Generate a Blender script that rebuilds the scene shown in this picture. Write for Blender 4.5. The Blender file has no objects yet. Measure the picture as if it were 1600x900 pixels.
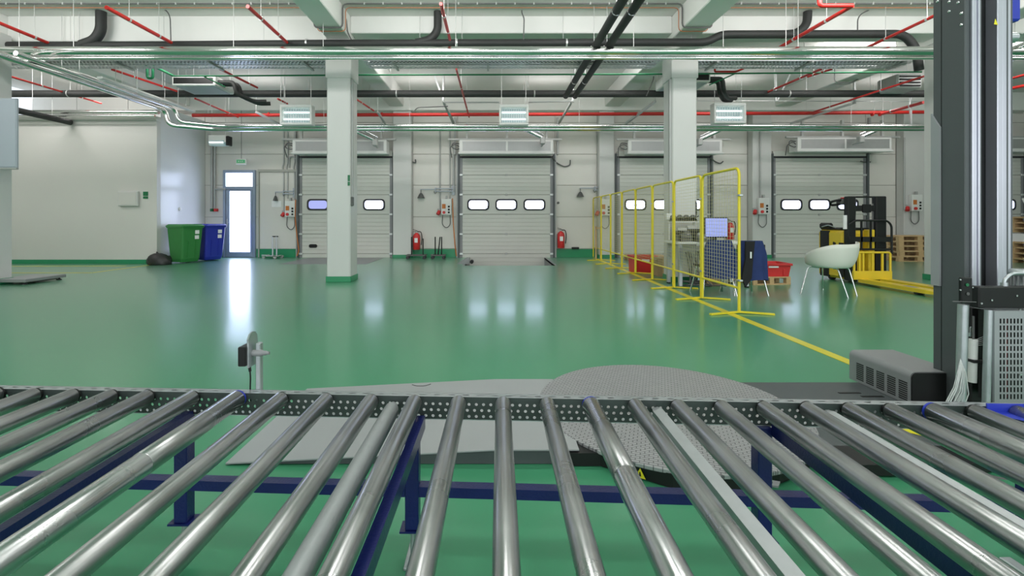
import bpy, math, random
from mathutils import Vector, Matrix

random.seed(7)
SC = bpy.context.scene
COL = SC.collection

# ------------------------------------------------------------------ camera
F = 715.0            # focal length in pixels of the 1600x900 frame
VX, VY = 770.0, 342.0   # vanishing point of the hall's length
EYE = 1.2
cam_d = bpy.data.cameras.new('camera')
cam = bpy.data.objects.new('camera', cam_d)
COL.objects.link(cam)
cam.location = (0, 0, EYE)
cam.rotation_euler = (math.pi / 2, 0, 0)
cam_d.sensor_width = 36.0
cam_d.lens = F / 1600 * 36.0
cam_d.shift_x = (800 - VX) / 1600
cam_d.shift_y = -(450 - VY) / 1600
cam_d.clip_start = 0.02
SC.camera = cam

# ------------------------------------------------------------------ world, light, exposure
W = bpy.data.worlds.new('daylight')
SC.world = W
W.use_nodes = True
W.node_tree.nodes['Background'].inputs[0].default_value = (0.86, 0.93, 1.0, 1)
W.node_tree.nodes['Background'].inputs[1].default_value = 1.0
SC.view_settings.view_transform = 'Standard'
SC.view_settings.look = 'None'
SC.view_settings.gamma = 1.0
SC.view_settings.use_curve_mapping = False
SC.view_settings.exposure = 0.27


def area(name, loc, rot, sx, sy, watt, col=(1, 1, 1)):
    d = bpy.data.lights.new(name, 'AREA')
    d.shape = 'RECTANGLE'
    d.size, d.size_y = sx, sy
    d.energy = watt
    d.color = col
    o = bpy.data.objects.new(name, d)
    COL.objects.link(o)
    o.location = loc
    o.rotation_euler = rot
    return o


# daylight through the window band of the wall behind the camera
area('daylight_window_band', (1.5, -6.8, 2.6), (math.radians(90), 0, 0), 22, 3.4, 420, (0.97, 0.98, 1.0))
# rows of ceiling luminaires (out of frame above the conveyor, between the beams in the far bay);
# the row before the column line is tilted towards the docks
for yy, wt in ((-2.5, 30), (1.0, 30), (4.2, 36)):
    for xx in (-10.5, -6.2, -0.2, 2.4, 6.1, 12.5):
        area('ceiling_luminaire_or_fill', (xx, yy, 4.95), (0, 0, 0), 1.5, 0.26, wt, (1.0, 0.97, 0.95))
for xx in (-12.0, -7.8, -4.6, -1.2, 1.8, 5.0, 7.3, 11.0):
    area('ceiling_luminaire_or_fill', (xx, 6.6, 4.70), (math.radians(78), 0, 0), 1.5, 0.26, 21, (1.0, 0.96, 0.95))
for xx in (-11.2, -6.6, -2.0, 2.7, 8.0, 11.8):
    area('ceiling_luminaire_or_fill', (xx, 9.75, 4.80), (math.radians(98), 0, 0), 1.5, 0.26, 24, (1.0, 0.96, 0.95))
area('ceiling_luminaire_or_fill', (-11.4, 9.7, 4.9), (math.radians(40), 0, 0), 1.5, 0.26, 26, (1.0, 0.96, 0.95))  # unseen fill light added to brighten the left wall
# open luminaires near the dock wall that also throw light up onto the slab
for xx in (-10.8, -6.4, -1.8, 1.5, 6.4, 11.0):
    area('ceiling_luminaire_or_fill', (xx, 12.6, 4.46), (math.radians(180), 0, 0), 1.5, 0.26, 4.2, (1.0, 0.96, 0.95))
    area('ceiling_luminaire_or_fill', (xx, 12.6, 4.44), (0, 0, 0), 1.5, 0.26, 8, (1.0, 0.96, 0.95))
    area('ceiling_luminaire_or_fill', (xx, 10.95, 4.46), (math.radians(180), 0, 0), 1.5, 0.26, 3.5, (1.0, 0.96, 0.95))


# ------------------------------------------------------------------ materials
def new_mat(name):
    m = bpy.data.materials.new(name)
    m.use_nodes = True
    return m, m.node_tree.nodes, m.node_tree.links, m.node_tree.nodes['Principled BSDF']


def mat(name, col, rough=0.5, metal=0.0, var=0.06, scale=6.0, bump=0.0, bscale=60.0, stretch=None, spec=0.5, rvar=0.0, coat=0.0):
    """colour with a little noise variation, optional relief; all procedural"""
    m, N, L, b = new_mat(name)
    b.inputs['Metallic'].default_value = metal
    b.inputs['Roughness'].default_value = rough
    b.inputs['Specular IOR Level'].default_value = spec
    b.inputs['Coat Weight'].default_value = coat
    tc = N.new('ShaderNodeTexCoord')
    mp = N.new('ShaderNodeMapping')
    L.new(tc.outputs['Object'], mp.inputs[0])
    if stretch:
        mp.inputs['Scale'].default_value = stretch
    n = N.new('ShaderNodeTexNoise')
    n.inputs['Scale'].default_value = scale
    n.inputs['Detail'].default_value = 4
    L.new(mp.outputs[0], n.inputs[0])
    mx = N.new('ShaderNodeMix')
    mx.data_type = 'RGBA'
    L.new(n.outputs[0], mx.inputs[0])
    mx.inputs[6].default_value = tuple(max(0, c * (1 - var)) for c in col) + (1,)
    mx.inputs[7].default_value = tuple(min(1, c * (1 + var)) for c in col) + (1,)
    L.new(mx.outputs[2], b.inputs['Base Color'])
    if rvar:
        mr = N.new('ShaderNodeMapRange')
        mr.inputs[3].default_value = max(0.02, rough - rvar)
        mr.inputs[4].default_value = rough + rvar
        L.new(n.outputs[0], mr.inputs[0])
        L.new(mr.outputs[0], b.inputs['Roughness'])
    if bump:
        n2 = N.new('ShaderNodeTexNoise')
        n2.inputs['Scale'].default_value = bscale
        n2.inputs['Detail'].default_value = 3
        L.new(mp.outputs[0], n2.inputs[0])
        bp = N.new('ShaderNodeBump')
        bp.inputs['Strength'].default_value = bump
        bp.inputs['Distance'].default_value = 0.01
        L.new(n2.outputs[0], bp.inputs['Height'])
        L.new(bp.outputs[0], b.inputs['Normal'])
    return m


def emit(name, col, power, base=0.8):
    m, N, L, b = new_mat(name)
    b.inputs['Base Color'].default_value = (base, base, base, 1)
    b.inputs['Emission Color'].default_value = col + (1,)
    b.inputs['Emission Strength'].default_value = power
    b.inputs['Roughness'].default_value = 0.2
    return m


M = {}
M['skirt'] = mat('green_skirting_paint', (0.02, 0.25, 0.11), 0.3, 0, 0.08, 3)
M['panelwhite'] = mat('wall_panel_white', (0.68, 0.665, 0.62), 0.34, 0, 0.03, 0.9, 0.02, 3)
M['plaster'] = mat('painted_plaster', (0.62, 0.615, 0.58), 0.5, 0, 0.04, 0.7, 0.03, 90)
M['glosswall'] = mat('glossy_wall_sheet', (0.68, 0.70, 0.69), 0.22, 0, 0.03, 0.9, 0.03, 1.4)
M['joint'] = mat('wall_joint', (0.40, 0.40, 0.36), 0.7, 0, 0.05, 4)
M['column'] = mat('column_paint', (0.61, 0.615, 0.60), 0.42, 0, 0.04, 1.4, 0.03, 40)
M['concrete'] = mat('painted_concrete', (0.74, 0.75, 0.72), 0.75, 0, 0.06, 1.2, 0.08, 50)
M['beam'] = mat('beam_paint', (0.78, 0.79, 0.76), 0.6, 0, 0.04, 1.5, 0.03, 60)
M['yellowline'] = mat('floor_tape_yellow', (0.72, 0.62, 0.04), 0.35, 0, 0.1, 5)
M['yellow'] = mat('yellow_paint', (0.80, 0.66, 0.03), 0.35, 0, 0.06, 8)
M['truckyellow'] = mat('truck_yellow_paint', (0.74, 0.53, 0.03), 0.35, 0, 0.1, 5)
M['black'] = mat('black_plastic', (0.010, 0.011, 0.011), 0.45, 0, 0.15, 20, 0, 60, None, 0.3)
M['blackmetal'] = mat('black_lacquer', (0.013, 0.014, 0.014), 0.4, 0, 0.15, 9, 0, 60, None, 0.3)
M['foam'] = mat('black_pipe_insulation', (0.028, 0.03, 0.029), 0.62, 0, 0.2, 9, 0.12, 40)
M['slate'] = mat('slate_grey_powder_coat', (0.078, 0.090, 0.094), 0.45, 0, 0.06, 6, 0.05, 300)
M['lightgrey'] = mat('light_grey_powder_coat', (0.30, 0.32, 0.33), 0.45, 0, 0.04, 6, 0.04, 300)
M['midgrey'] = mat('mid_grey_powder_coat', (0.235, 0.242, 0.25), 0.42, 0, 0.05, 6, 0.04, 300)
M['bluegrey'] = mat('blue_grey_cabinet_paint', (0.42, 0.46, 0.52), 0.4, 0, 0.04, 2)
M['alu'] = mat('aluminium_profile', (0.58, 0.59, 0.66), 0.32, 0.75, 0.05, 6)
M['blueframe'] = mat('door_frame_blue_grey', (0.30, 0.36, 0.47), 0.35, 0.3, 0.05, 4)
M['silver'] = mat('pipe_jacket_silver', (0.80, 0.80, 0.79), 0.17, 1.0, 0.04, 2, 0.0, 6, None, 0.5, 0.03)
M['zinc'] = mat('galvanised_sheet', (0.50, 0.53, 0.55), 0.38, 0.85, 0.12, 30, 0.04, 60, None, 0.5, 0.08)
M['web'] = mat('rail_web_shaded_zinc', (0.050, 0.062, 0.060), 0.42, 0.3, 0.10, 20)  # galvanised web, shade under the rollers put into a darker colour
M['tie'] = mat('tie_bar_zinc', (0.42, 0.44, 0.45), 0.45, 0.6, 0.10, 30, 0.03, 80)
M['meshwire'] = mat('mesh_wire_cream', (0.62, 0.58, 0.30), 0.45, 0.1, 0.05, 8)
M['tray'] = mat('galvanised_tray', (0.62, 0.64, 0.64), 0.4, 0.6, 0.08, 10)
M['chrome'] = mat('chrome', (0.70, 0.71, 0.72), 0.22, 1.0, 0.03, 10)
M['red'] = mat('sprinkler_red', (0.62, 0.025, 0.02), 0.35, 0, 0.08, 8)
M['redplastic'] = mat('red_plastic', (0.62, 0.03, 0.03), 0.4, 0, 0.08, 6)
M['green'] = mat('green_pipe_paint', (0.01, 0.22, 0.085), 0.35, 0, 0.08, 6)
M['bingreen'] = mat('bin_green_plastic', (0.035, 0.215, 0.05), 0.42, 0, 0.06, 5, 0.04, 200)
M['binblue'] = mat('bin_blue_plastic', (0.018, 0.03, 0.36), 0.42, 0, 0.06, 5, 0.04, 200)
M['blue'] = mat('blue_frame_paint', (0.007, 0.012, 0.105), 0.28, 0, 0.12, 8, 0.10, 120, None, 0.5)
M['bluecap'] = mat('blue_end_cap', (0.02, 0.04, 0.42), 0.4, 0, 0.08, 8)
M['whitebox'] = mat('white_enamel', (0.74, 0.75, 0.73), 0.35, 0, 0.03, 5)
M['paper'] = mat('white_paper', (0.82, 0.82, 0.82), 0.6, 0, 0.03, 5)
M['chair'] = mat('off_white_moulded_plastic', (0.72, 0.72, 0.66), 0.38, 0, 0.03, 4)
M['door'] = mat('door_section_cream', (0.58, 0.59, 0.545), 0.38, 0, 0.03, 2.0)
M['rubber'] = mat('dark_rubber', (0.03, 0.03, 0.035), 0.6, 0, 0.1, 10)
M['deck'] = mat('dock_leveller_steel', (0.26, 0.27, 0.27), 0.45, 0.2, 0.14, 4, 0.06, 50)
M['ramp'] = mat('ramp_grey_paint', (0.36, 0.37, 0.38), 0.5, 0.1, 0.06, 3, 0.05, 200)
M['wood'] = mat('pallet_pine', (0.55, 0.37, 0.19), 0.65, 0, 0.22, 8, 0.15, 40, (1, 8, 8))
M['card'] = mat('cardboard', (0.40, 0.27, 0.14), 0.75, 0, 0.12, 8)
M['jacket'] = mat('navy_cloth', (0.012, 0.03, 0.13), 0.8, 0, 0.25, 8, 0.3, 25)
M['blackcloth'] = mat('black_cloth', (0.012, 0.012, 0.014), 0.85, 0, 0.25, 8, 0.3, 25)
M['bag'] = mat('black_bin_liner', (0.02, 0.02, 0.02), 0.38, 0, 0.3, 8, 0.6, 14)
M['wire'] = mat('grey_cable', (0.12, 0.12, 0.12), 0.5, 0, 0.1, 8)
M['conduit'] = mat('grey_conduit', (0.42, 0.43, 0.42), 0.45, 0.2, 0.06, 8)
M['rod'] = mat('hanger_rod', (0.66, 0.67, 0.66), 0.35, 0.5, 0.05, 8)
M['copper'] = mat('orange_wire', (0.55, 0.20, 0.08), 0.5, 0, 0.1, 8)
M['orange'] = mat('orange_hose', (0.55, 0.17, 0.03), 0.5, 0, 0.1, 8)
M['film'] = mat('stretch_film', (0.72, 0.74, 0.74), 0.2, 0, 0.12, 20, 0.4, 40)
M['signgreen'] = mat('sign_green', (0.01, 0.16, 0.06), 0.4, 0, 0.05, 5)
M['signwhite'] = mat('sign_white', (0.8, 0.8, 0.8), 0.4, 0, 0.02, 5)
M['warning'] = mat('warning_yellow', (0.80, 0.72, 0.02), 0.4, 0, 0.03, 5)
M['grille'] = mat('grille_grey', (0.45, 0.46, 0.46), 0.4, 0.4, 0.06, 10)
M['darkgap'] = mat('dark_recess', (0.03, 0.03, 0.03), 0.8, 0, 0.1, 10)
M['ceram'] = mat('grey_electronics', (0.10, 0.105, 0.10), 0.5, 0, 0.2, 14)
M['daypane'] = emit('daylit_pane', (0.62, 0.70, 1.0), 6.0)
M['bluepane'] = emit('daylit_blue_pane', (0.36, 0.40, 0.80), 0.95, 0.05)
M['tube'] = emit('lamp_tube', (0.80, 1.0, 0.98), 1.3)
M['lampback'] = emit('lamp_reflector_glow', (0.40, 0.72, 0.74), 0.20, 0.25)
M['screen'] = emit('screen_blue', (0.27, 0.33, 0.72), 0.95, 0.02)
M['exitlit'] = emit('exit_sign_lit', (0.05, 0.30, 0.13), 0.7, 0.02)


def steel_roller_mat(name, base, rough):
    m, N, L, b = new_mat(name)
    b.inputs['Metallic'].default_value = 1.0
    tc = N.new('ShaderNodeTexCoord')
    info = N.new('ShaderNodeObjectInfo')
    ad = N.new('ShaderNodeVectorMath')
    ad.operation = 'ADD'
    L.new(tc.outputs['Object'], ad.inputs[0])
    L.new(info.outputs['Location'], ad.inputs[1])
    mp = N.new('ShaderNodeMapping')
    mp.inputs['Scale'].default_value = (85, 0.9, 85)
    L.new(ad.outputs[0], mp.inputs[0])
    n = N.new('ShaderNodeTexNoise')
    n.inputs['Scale'].default_value = 1.0
    n.inputs['Detail'].default_value = 5
    L.new(mp.outputs[0], n.inputs[0])
    mp2 = N.new('ShaderNodeMapping')
    mp2.inputs['Scale'].default_value = (2, 7, 2)
    L.new(ad.outputs[0], mp2.inputs[0])
    n2 = N.new('ShaderNodeTexNoise')
    n2.inputs['Scale'].default_value = 1.0
    n2.inputs['Detail'].default_value = 6
    L.new(mp2.outputs[0], n2.inputs[0])
    ml = N.new('ShaderNodeMix')
    ml.inputs[0].default_value = 0.28
    L.new(n.outputs[0], ml.inputs[2])
    L.new(n2.outputs[0], ml.inputs[3])
    rp = N.new('ShaderNodeValToRGB')
    rp.color_ramp.elements[0].position = 0.34
    rp.color_ramp.elements[0].color = tuple(c * 0.70 for c in base) + (1,)
    rp.color_ramp.elements[1].position = 0.66
    rp.color_ramp.elements[1].color = tuple(min(1, c * 1.12) for c in base) + (1,)
    L.new(ml.outputs[0], rp.inputs[0])
    L.new(rp.outputs[0], b.inputs['Base Color'])
    mr = N.new('ShaderNodeMapRange')
    mr.inputs[1].default_value = 0.3
    mr.inputs[2].default_value = 0.7
    mr.inputs[3].default_value = rough - 0.05
    mr.inputs[4].default_value = rough + 0.06
    L.new(n2.outputs[0], mr.inputs[0])
    L.new(mr.outputs[0], b.inputs['Roughness'])
    bp = N.new('ShaderNodeBump')
    bp.inputs['Strength'].default_value = 0.04
    bp.inputs['Distance'].default_value = 0.001
    L.new(n.outputs[0], bp.inputs['Height'])
    L.new(bp.outputs[0], b.inputs['Normal'])
    return m


M['roller'] = steel_roller_mat('worn_steel_roller', (0.50, 0.51, 0.51), 0.31)
M['sleeve'] = steel_roller_mat('bright_steel_sleeve', (0.64, 0.65, 0.66), 0.25)


def tread_mat():
    """grey tread plate: small staggered raised bars"""
    m, N, L, b = new_mat('tread_plate')
    b.inputs['Roughness'].default_value = 0.42
    b.inputs['Metallic'].default_value = 0.25
    tc = N.new('ShaderNodeTexCoord')
    mp = N.new('ShaderNodeMapping')
    mp.inputs['Rotation'].default_value = (0, 0, 0.35)
    L.new(tc.outputs['Object'], mp.inputs[0])
    br = N.new('ShaderNodeTexBrick')
    br.inputs['Scale'].default_value = 1.0
    br.inputs['Brick Width'].default_value = 0.040
    br.inputs['Row Height'].default_value = 0.019
    br.inputs['Mortar Size'].default_value = 0.0026
    br.inputs['Mortar Smooth'].default_value = 0.2
    br.inputs['Color1'].default_value = (0.42, 0.42, 0.43, 1)
    br.inputs['Color2'].default_value = (0.37, 0.37, 0.38, 1)
    br.inputs['Mortar'].default_value = (0.15, 0.15, 0.155, 1)
    L.new(mp.outputs[0], br.inputs[0])
    L.new(br.outputs[0], b.inputs['Base Color'])
    bp = N.new('ShaderNodeBump')
    bp.invert = True
    bp.inputs['Strength'].default_value = 0.6
    bp.inputs['Distance'].default_value = 0.004
    L.new(br.outputs['Fac'], bp.inputs['Height'])
    L.new(bp.outputs[0], b.inputs['Normal'])
    return m


M['tread'] = tread_mat()


def epoxy_mat():
    """poured green epoxy: coloured body under a clear, slightly wavy gloss"""
    m = bpy.data.materials.new('green_epoxy')
    m.use_nodes = True
    N, L = m.node_tree.nodes, m.node_tree.links
    N.remove(N['Principled BSDF'])
    tc = N.new('ShaderNodeTexCoord')
    n1 = N.new('ShaderNodeTexNoise')
    n1.inputs['Scale'].default_value = 0.5
    n1.inputs['Detail'].default_value = 3
    L.new(tc.outputs['Object'], n1.inputs[0])
    mx = N.new('ShaderNodeMix')
    mx.data_type = 'RGBA'
    L.new(n1.outputs[0], mx.inputs[0])
    mx.inputs[6].default_value = (0.054, 0.275, 0.140, 1)
    mx.inputs[7].default_value = (0.062, 0.302, 0.158, 1)
    df = N.new('ShaderNodeBsdfDiffuse')
    L.new(mx.outputs[2], df.inputs[0])
    mp = N.new('ShaderNodeMapping')
    mp.inputs['Scale'].default_value = (2.0, 5.0, 1)
    L.new(tc.outputs['Object'], mp.inputs[0])
    n2 = N.new('ShaderNodeTexNoise')
    n2.inputs['Scale'].default_value = 1.6
    n2.inputs['Detail'].default_value = 4
    n2.inputs['Roughness'].default_value = 0.6
    L.new(mp.outputs[0], n2.inputs[0])
    bp = N.new('ShaderNodeBump')
    bp.inputs['Strength'].default_value = 0.055
    bp.inputs['Distance'].default_value = 0.01
    L.new(n2.outputs[0], bp.inputs['Height'])
    lobes = []
    for rgh in (0.13, 0.29):
        g = N.new('ShaderNodeBsdfGlossy')
        g.inputs['Roughness'].default_value = rgh
        g.inputs[0].default_value = (0.95, 0.95, 0.95, 1)
        L.new(bp.outputs[0], g.inputs['Normal'])
        lobes.append(g)
    gl = N.new('ShaderNodeMixShader')
    gl.inputs[0].default_value = 0.62
    L.new(lobes[0].outputs[0], gl.inputs[1])
    L.new(lobes[1].outputs[0], gl.inputs[2])
    fr = N.new('ShaderNodeFresnel')
    fr.inputs['IOR'].default_value = 1.48
    ms = N.new('ShaderNodeMixShader')
    L.new(fr.outputs[0], ms.inputs[0])
    L.new(df.outputs[0], ms.inputs[1])
    L.new(gl.outputs[0], ms.inputs[2])
    L.new(ms.outputs[0], N['Material Output'].inputs[0])
    return m


M['floor'] = epoxy_mat()


# ------------------------------------------------------------------ mesh helpers
def P(px, py, Y):
    """point of the hall on the plane at depth Y"""
    return Vector(((px - VX) * Y / F, Y, EYE - (py - VY) * Y / F))


def G(px, py, z=0.0):
    """point of the hall on the level plane at height z"""
    Y = F * (EYE - z) / (py - VY)
    return Vector(((px - VX) * Y / F, Y, z))


def fillet(pts, r, n=5):
    pts = [Vector(p) for p in pts]
    out = [pts[0]]
    for i in range(1, len(pts) - 1):
        a, b, c = pts[i - 1], pts[i], pts[i + 1]
        u, w = (a - b), (c - b)
        k = min(r, u.length * 0.48, w.length * 0.48)
        p0, p1 = b + u.normalized() * k, b + w.normalized() * k
        for j in range(n + 1):
            t = j / n
            out.append((1 - t) ** 2 * p0 + 2 * t * (1 - t) * b + t * t * p1)
    out.append(pts[-1])
    return out


class MB:
    def __init__(self):
        self.v, self.f, self.s = [], [], []

    def add(self, vs, fs, smooth=False):
        o = len(self.v)
        self.v += [tuple(x) for x in vs]
        for q in fs:
            self.f.append(tuple(i + o for i in q))
            self.s.append(smooth)
        return self

    def box(self, x0, x1, y0, y1, z0, z1, c=0.0):
        if x0 > x1: x0, x1 = x1, x0
        if y0 > y1: y0, y1 = y1, y0
        if z0 > z1: z0, z1 = z1, z0
        if c <= 0:
            vs = [(x, y, z) for z in (z0, z1) for y in (y0, y1) for x in (x0, x1)]
            return self.add(vs, [(0, 2, 3, 1), (4, 5, 7, 6), (0, 1, 5, 4), (2, 6, 7, 3), (0, 4, 6, 2), (1, 3, 7, 5)])
        c = min(c, (x1 - x0) * .45, (y1 - y0) * .45, (z1 - z0) * .45)
        lo, hi = (x0, y0, z0), (x1, y1, z1)
        vs, idx = [], {}
        for sx in (0, 1):
            for sy in (0, 1):
                for sz in (0, 1):
                    s = (sx, sy, sz)
                    for ax in range(3):
                        p = []
                        for k in range(3):
                            e = hi[k] if s[k] else lo[k]
                            if k != ax:
                                e += -c if s[k] else c
                            p.append(e)
                        idx[(s, ax)] = len(vs)
                        vs.append(tuple(p))
        fs = []
        for ax in range(3):
            a, b = [k for k in range(3) if k != ax]
            for sd in (0, 1):
                q = []
                for (i, j) in ((0, 0), (1, 0), (1, 1), (0, 1)):
                    s = [0, 0, 0]
                    s[ax], s[a], s[b] = sd, i, j
                    q.append(idx[(tuple(s), ax)])
                if (sd == 0) != (ax == 1):
                    q.reverse()
                fs.append(tuple(q))
        for ax in range(3):
            a, b = [k for k in range(3) if k != ax]
            for i in (0, 1):
                for j in (0, 1):
                    s0, s1 = [0, 0, 0], [0, 0, 0]
                    s0[a] = s1[a] = i
                    s0[b] = s1[b] = j
                    s1[ax] = 1
                    s0, s1 = tuple(s0), tuple(s1)
                    q = (idx[(s0, a)], idx[(s1, a)], idx[(s1, b)], idx[(s0, b)])
                    if (i == j) != (ax == 1):
                        q = q[::-1]
                    fs.append(q)
        for sx in (0, 1):
            for sy in (0, 1):
                for sz in (0, 1):
                    s = (sx, sy, sz)
                    q = (idx[(s, 0)], idx[(s, 1)], idx[(s, 2)])
                    if (sx + sy + sz) % 2 == 0:
                        q = q[::-1]
                    fs.append(q)
        return self.add(vs, fs)

    def obox(self, p0, p1, w, h, up=(0, 0, 1)):
        """bar of section w x h from p0 to p1"""
        p0, p1 = Vector(p0), Vector(p1)
        d = (p1 - p0).normalized()
        u = Vector(up)
        if abs(d.dot(u)) > 0.98:
            u = Vector((0, 1, 0))
        sdir = d.cross(u).normalized()
        u = sdir.cross(d).normalized()
        vs = []
        for p in (p0, p1):
            for (a, b) in ((-1, -1), (1, -1), (1, 1), (-1, 1)):
                vs.append(p + sdir * (a * w / 2) + u * (b * h / 2))
        return self.add(vs, [(0, 1, 2, 3), (7, 6, 5, 4), (0, 4, 5, 1), (1, 5, 6, 2), (2, 6, 7, 3), (3, 7, 4, 0)])

    def tube(self, pts, r, n=10, caps=True, radii=None):
        pts = [Vector(p) for p in pts]
        m = len(pts)
        d0 = (pts[1] - pts[0]).normalized()
        u = Vector((0, 0, 1)) if abs(d0.z) < 0.9 else Vector((1, 0, 0))
        u = (u - d0 * u.dot(d0)).normalized()
        vs = []
        for i, p in enumerate(pts):
            if i == 0: d = pts[1] - pts[0]
            elif i == m - 1: d = pts[-1] - pts[-2]
            else: d = (pts[i + 1] - p).normalized() + (p - pts[i - 1]).normalized()
            d = d.normalized()
            u = u - d * u.dot(d)
            u = u.normalized()
            w = d.cross(u)
            rr = radii[i] if radii else r
            for k in range(n):
                a = 2 * math.pi * k / n
                vs.append(p + u * (rr * math.cos(a)) + w * (rr * math.sin(a)))
        fs = []
        for i in range(m - 1):
            for k in range(n):
                k2 = (k + 1) % n
                fs.append((i * n + k, i * n + k2, (i + 1) * n + k2, (i + 1) * n + k))
        self.add(vs, fs, True)
        if caps:
            self.add(vs[:n], [tuple(range(n - 1, -1, -1))])
            self.add(vs[-n:], [tuple(range(n))])
        return self

    def cyl(self, p0, p1, r, n=16, r1=None):
        return self.tube([p0, p1], r, n, True, [r, r if r1 is None else r1])

    def lathe(self, prof, c=(0, 0, 0), n=24, cap=True):
        vs, fs = [], []
        for (r, z) in prof:
            for k in range(n):
                a = 2 * math.pi * k / n
                vs.append((c[0] + r * math.cos(a), c[1] + r * math.sin(a), c[2] + z))
        for i in range(len(prof) - 1):
            for k in range(n):
                k2 = (k + 1) % n
                fs.append((i * n + k, i * n + k2, (i + 1) * n + k2, (i + 1) * n + k))
        self.add(vs, fs, True)
        if cap:
            self.add(vs[:n], [tuple(range(n - 1, -1, -1))])
            self.add(vs[-n:], [tuple(range(n))])
        return self

    def prism(self, poly, axis, a, b, smooth=False):
        """poly in the two other axes (cyclic order), extruded from a to b along axis"""
        n = len(poly)
        vs = []
        for t in (a, b):
            for (p, q) in poly:
                if axis == 0: vs.append((t, p, q))
                elif axis == 1: vs.append((p, t, q))
                else: vs.append((p, q, t))
        fs = [(k, (k + 1) % n, n + (k + 1) % n, n + k) for k in range(n)]
        self.add(vs, fs, smooth)
        self.add(vs, [tuple(range(n - 1, -1, -1)), tuple(range(n, 2 * n))])
        return self

    def loft(self, rings, cap=True, smooth=True):
        n = len(rings[0])
        vs = [p for r in rings for p in r]
        fs = []
        for i in range(len(rings) - 1):
            for k in range(n):
                k2 = (k + 1) % n
                fs.append((i * n + k, i * n + k2, (i + 1) * n + k2, (i + 1) * n + k))
        self.add(vs, fs, smooth)
        if cap:
            self.add(rings[0], [tuple(range(n - 1, -1, -1))])
            self.add(rings[-1], [tuple(range(n))])
        return self

    def perf(self, o, u, v, nu, nv, pu, pv, hu, hv, round_hole=True, stagger=False, skip=None):
        """sheet of nu x nv cells, each with a real hole of half size hu x hv"""
        o, u, v = Vector(o), Vector(u), Vector(v)
        for i in range(nu):
            for j in range(nv):
                cu, cv = (i + .5) * pu, (j + .5) * pv
                off = pu * .24 if (stagger and j % 2) else (-pu * .24 if stagger else 0)
                bp, hp = [], []
                for k in range(8):
                    a = math.pi / 4 * k
                    ca, sa = math.cos(a), math.sin(a)
                    mx = max(abs(ca), abs(sa))
                    bp.append(o + u * (cu + ca / mx * pu / 2) + v * (cv + sa / mx * pv / 2))
                    if round_hole:
                        hp.append(o + u * (cu + off + ca * hu) + v * (cv + sa * hv))
                    else:
                        hp.append(o + u * (cu + off + ca / mx * hu) + v * (cv + sa / mx * hv))
                self.add(bp + hp, [(k, (k + 1) % 8, 8 + (k + 1) % 8, 8 + k) for k in range(8)])
        return self

    def build(self, name, material, parent=None, origin=None):
        me = bpy.data.meshes.new(name)
        if parent is not None:
            q, o = parent, Vector((0, 0, 0))
            while q is not None:
                o += q.location
                q = q.parent
        elif origin is not None:
            o = Vector(origin)
        else:
            xs, ys, zs = zip(*self.v)
            o = Vector(((min(xs) + max(xs)) / 2, (min(ys) + max(ys)) / 2, min(zs)))
        me.from_pydata([(a - o.x, b - o.y, c - o.z) for a, b, c in self.v], [], self.f)
        me.polygons.foreach_set('use_smooth', self.s)
        me.validate()
        me.update()
        ob = bpy.data.objects.new(name, me)
        me.materials.append(M[material])
        COL.objects.link(ob)
        if parent is not None:
            ob.parent = parent
        else:
            ob.location = o
        return ob


def tag(o, label=None, cat=None, group=None, kind=None):
    if label: o['label'] = label
    if cat: o['category'] = cat
    if group: o['group'] = group
    if kind: o['kind'] = kind
    return o


def thing(name, loc, label, cat, group=None):
    o = bpy.data.objects.new(name, None)
    o.empty_display_size = 0.1
    COL.objects.link(o)
    o.location = loc
    return tag(o, label, cat, group)


def struct(o, label=None, cat=None):
    return tag(o, label, cat, kind='structure')


def dup(root, loc=None, rotz=None, label=None):
    r = root.copy()
    COL.objects.link(r)
    if loc is not None: r.location = loc
    if rotz is not None: r.rotation_euler = (0, 0, rotz)
    if label: r['label'] = label

    def kids(src, dst):
        for ch in list(src.children):
            c = ch.copy()
            COL.objects.link(c)
            c.parent = dst
            kids(ch, c)
    kids(root, r)
    return r


def piece(o, loc, parent):
    """a copy of one alike piece under the same parent"""
    c = o.copy()
    COL.objects.link(c)
    c.parent = parent
    c.location = loc
    return c


def rrect(w, h, r, n=4):
    pts = []
    for (cx, cy, a0) in ((w / 2 - r, h / 2 - r, 0), (-w / 2 + r, h / 2 - r, 90), (-w / 2 + r, -h / 2 + r, 180), (w / 2 - r, -h / 2 + r, 270)):
        for k in range(n + 1):
            a = math.radians(a0 + 90 * k / n)
            pts.append((cx + r * math.cos(a), cy + r * math.sin(a)))
    return pts


# ================================================================== THE HALL
WY = 14.3                      # inner face of the dock wall
def WX(px): return (px - VX) * WY / F
def WZ(py): return EYE - (py - VY) * WY / F

DOORX = [-4.55, 0.42, 5.29, 10.12, 15.0]
PIT = (-0.72, 1.60, 11.75, 14.34)      # lowered dock leveller in front of the second door

# floor, in slabs that leave the leveller pit open
fl = MB()
x0, x1, y0, y1 = PIT
for (a, b, c, d) in ((-14, x0, -7, 14.6), (x1, 18.2, -7, 14.6), (x0, x1, -7, y0), (x0, x1, y1, 14.6)):
    fl.add([(a, c, 0), (b, c, 0), (b, d, 0), (a, d, 0)], [(0, 1, 2, 3)])
floor = struct(fl.build('floor', 'floor', None, (0, 0, 0)), 'glossy green epoxy hall floor', 'floor')

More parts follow.
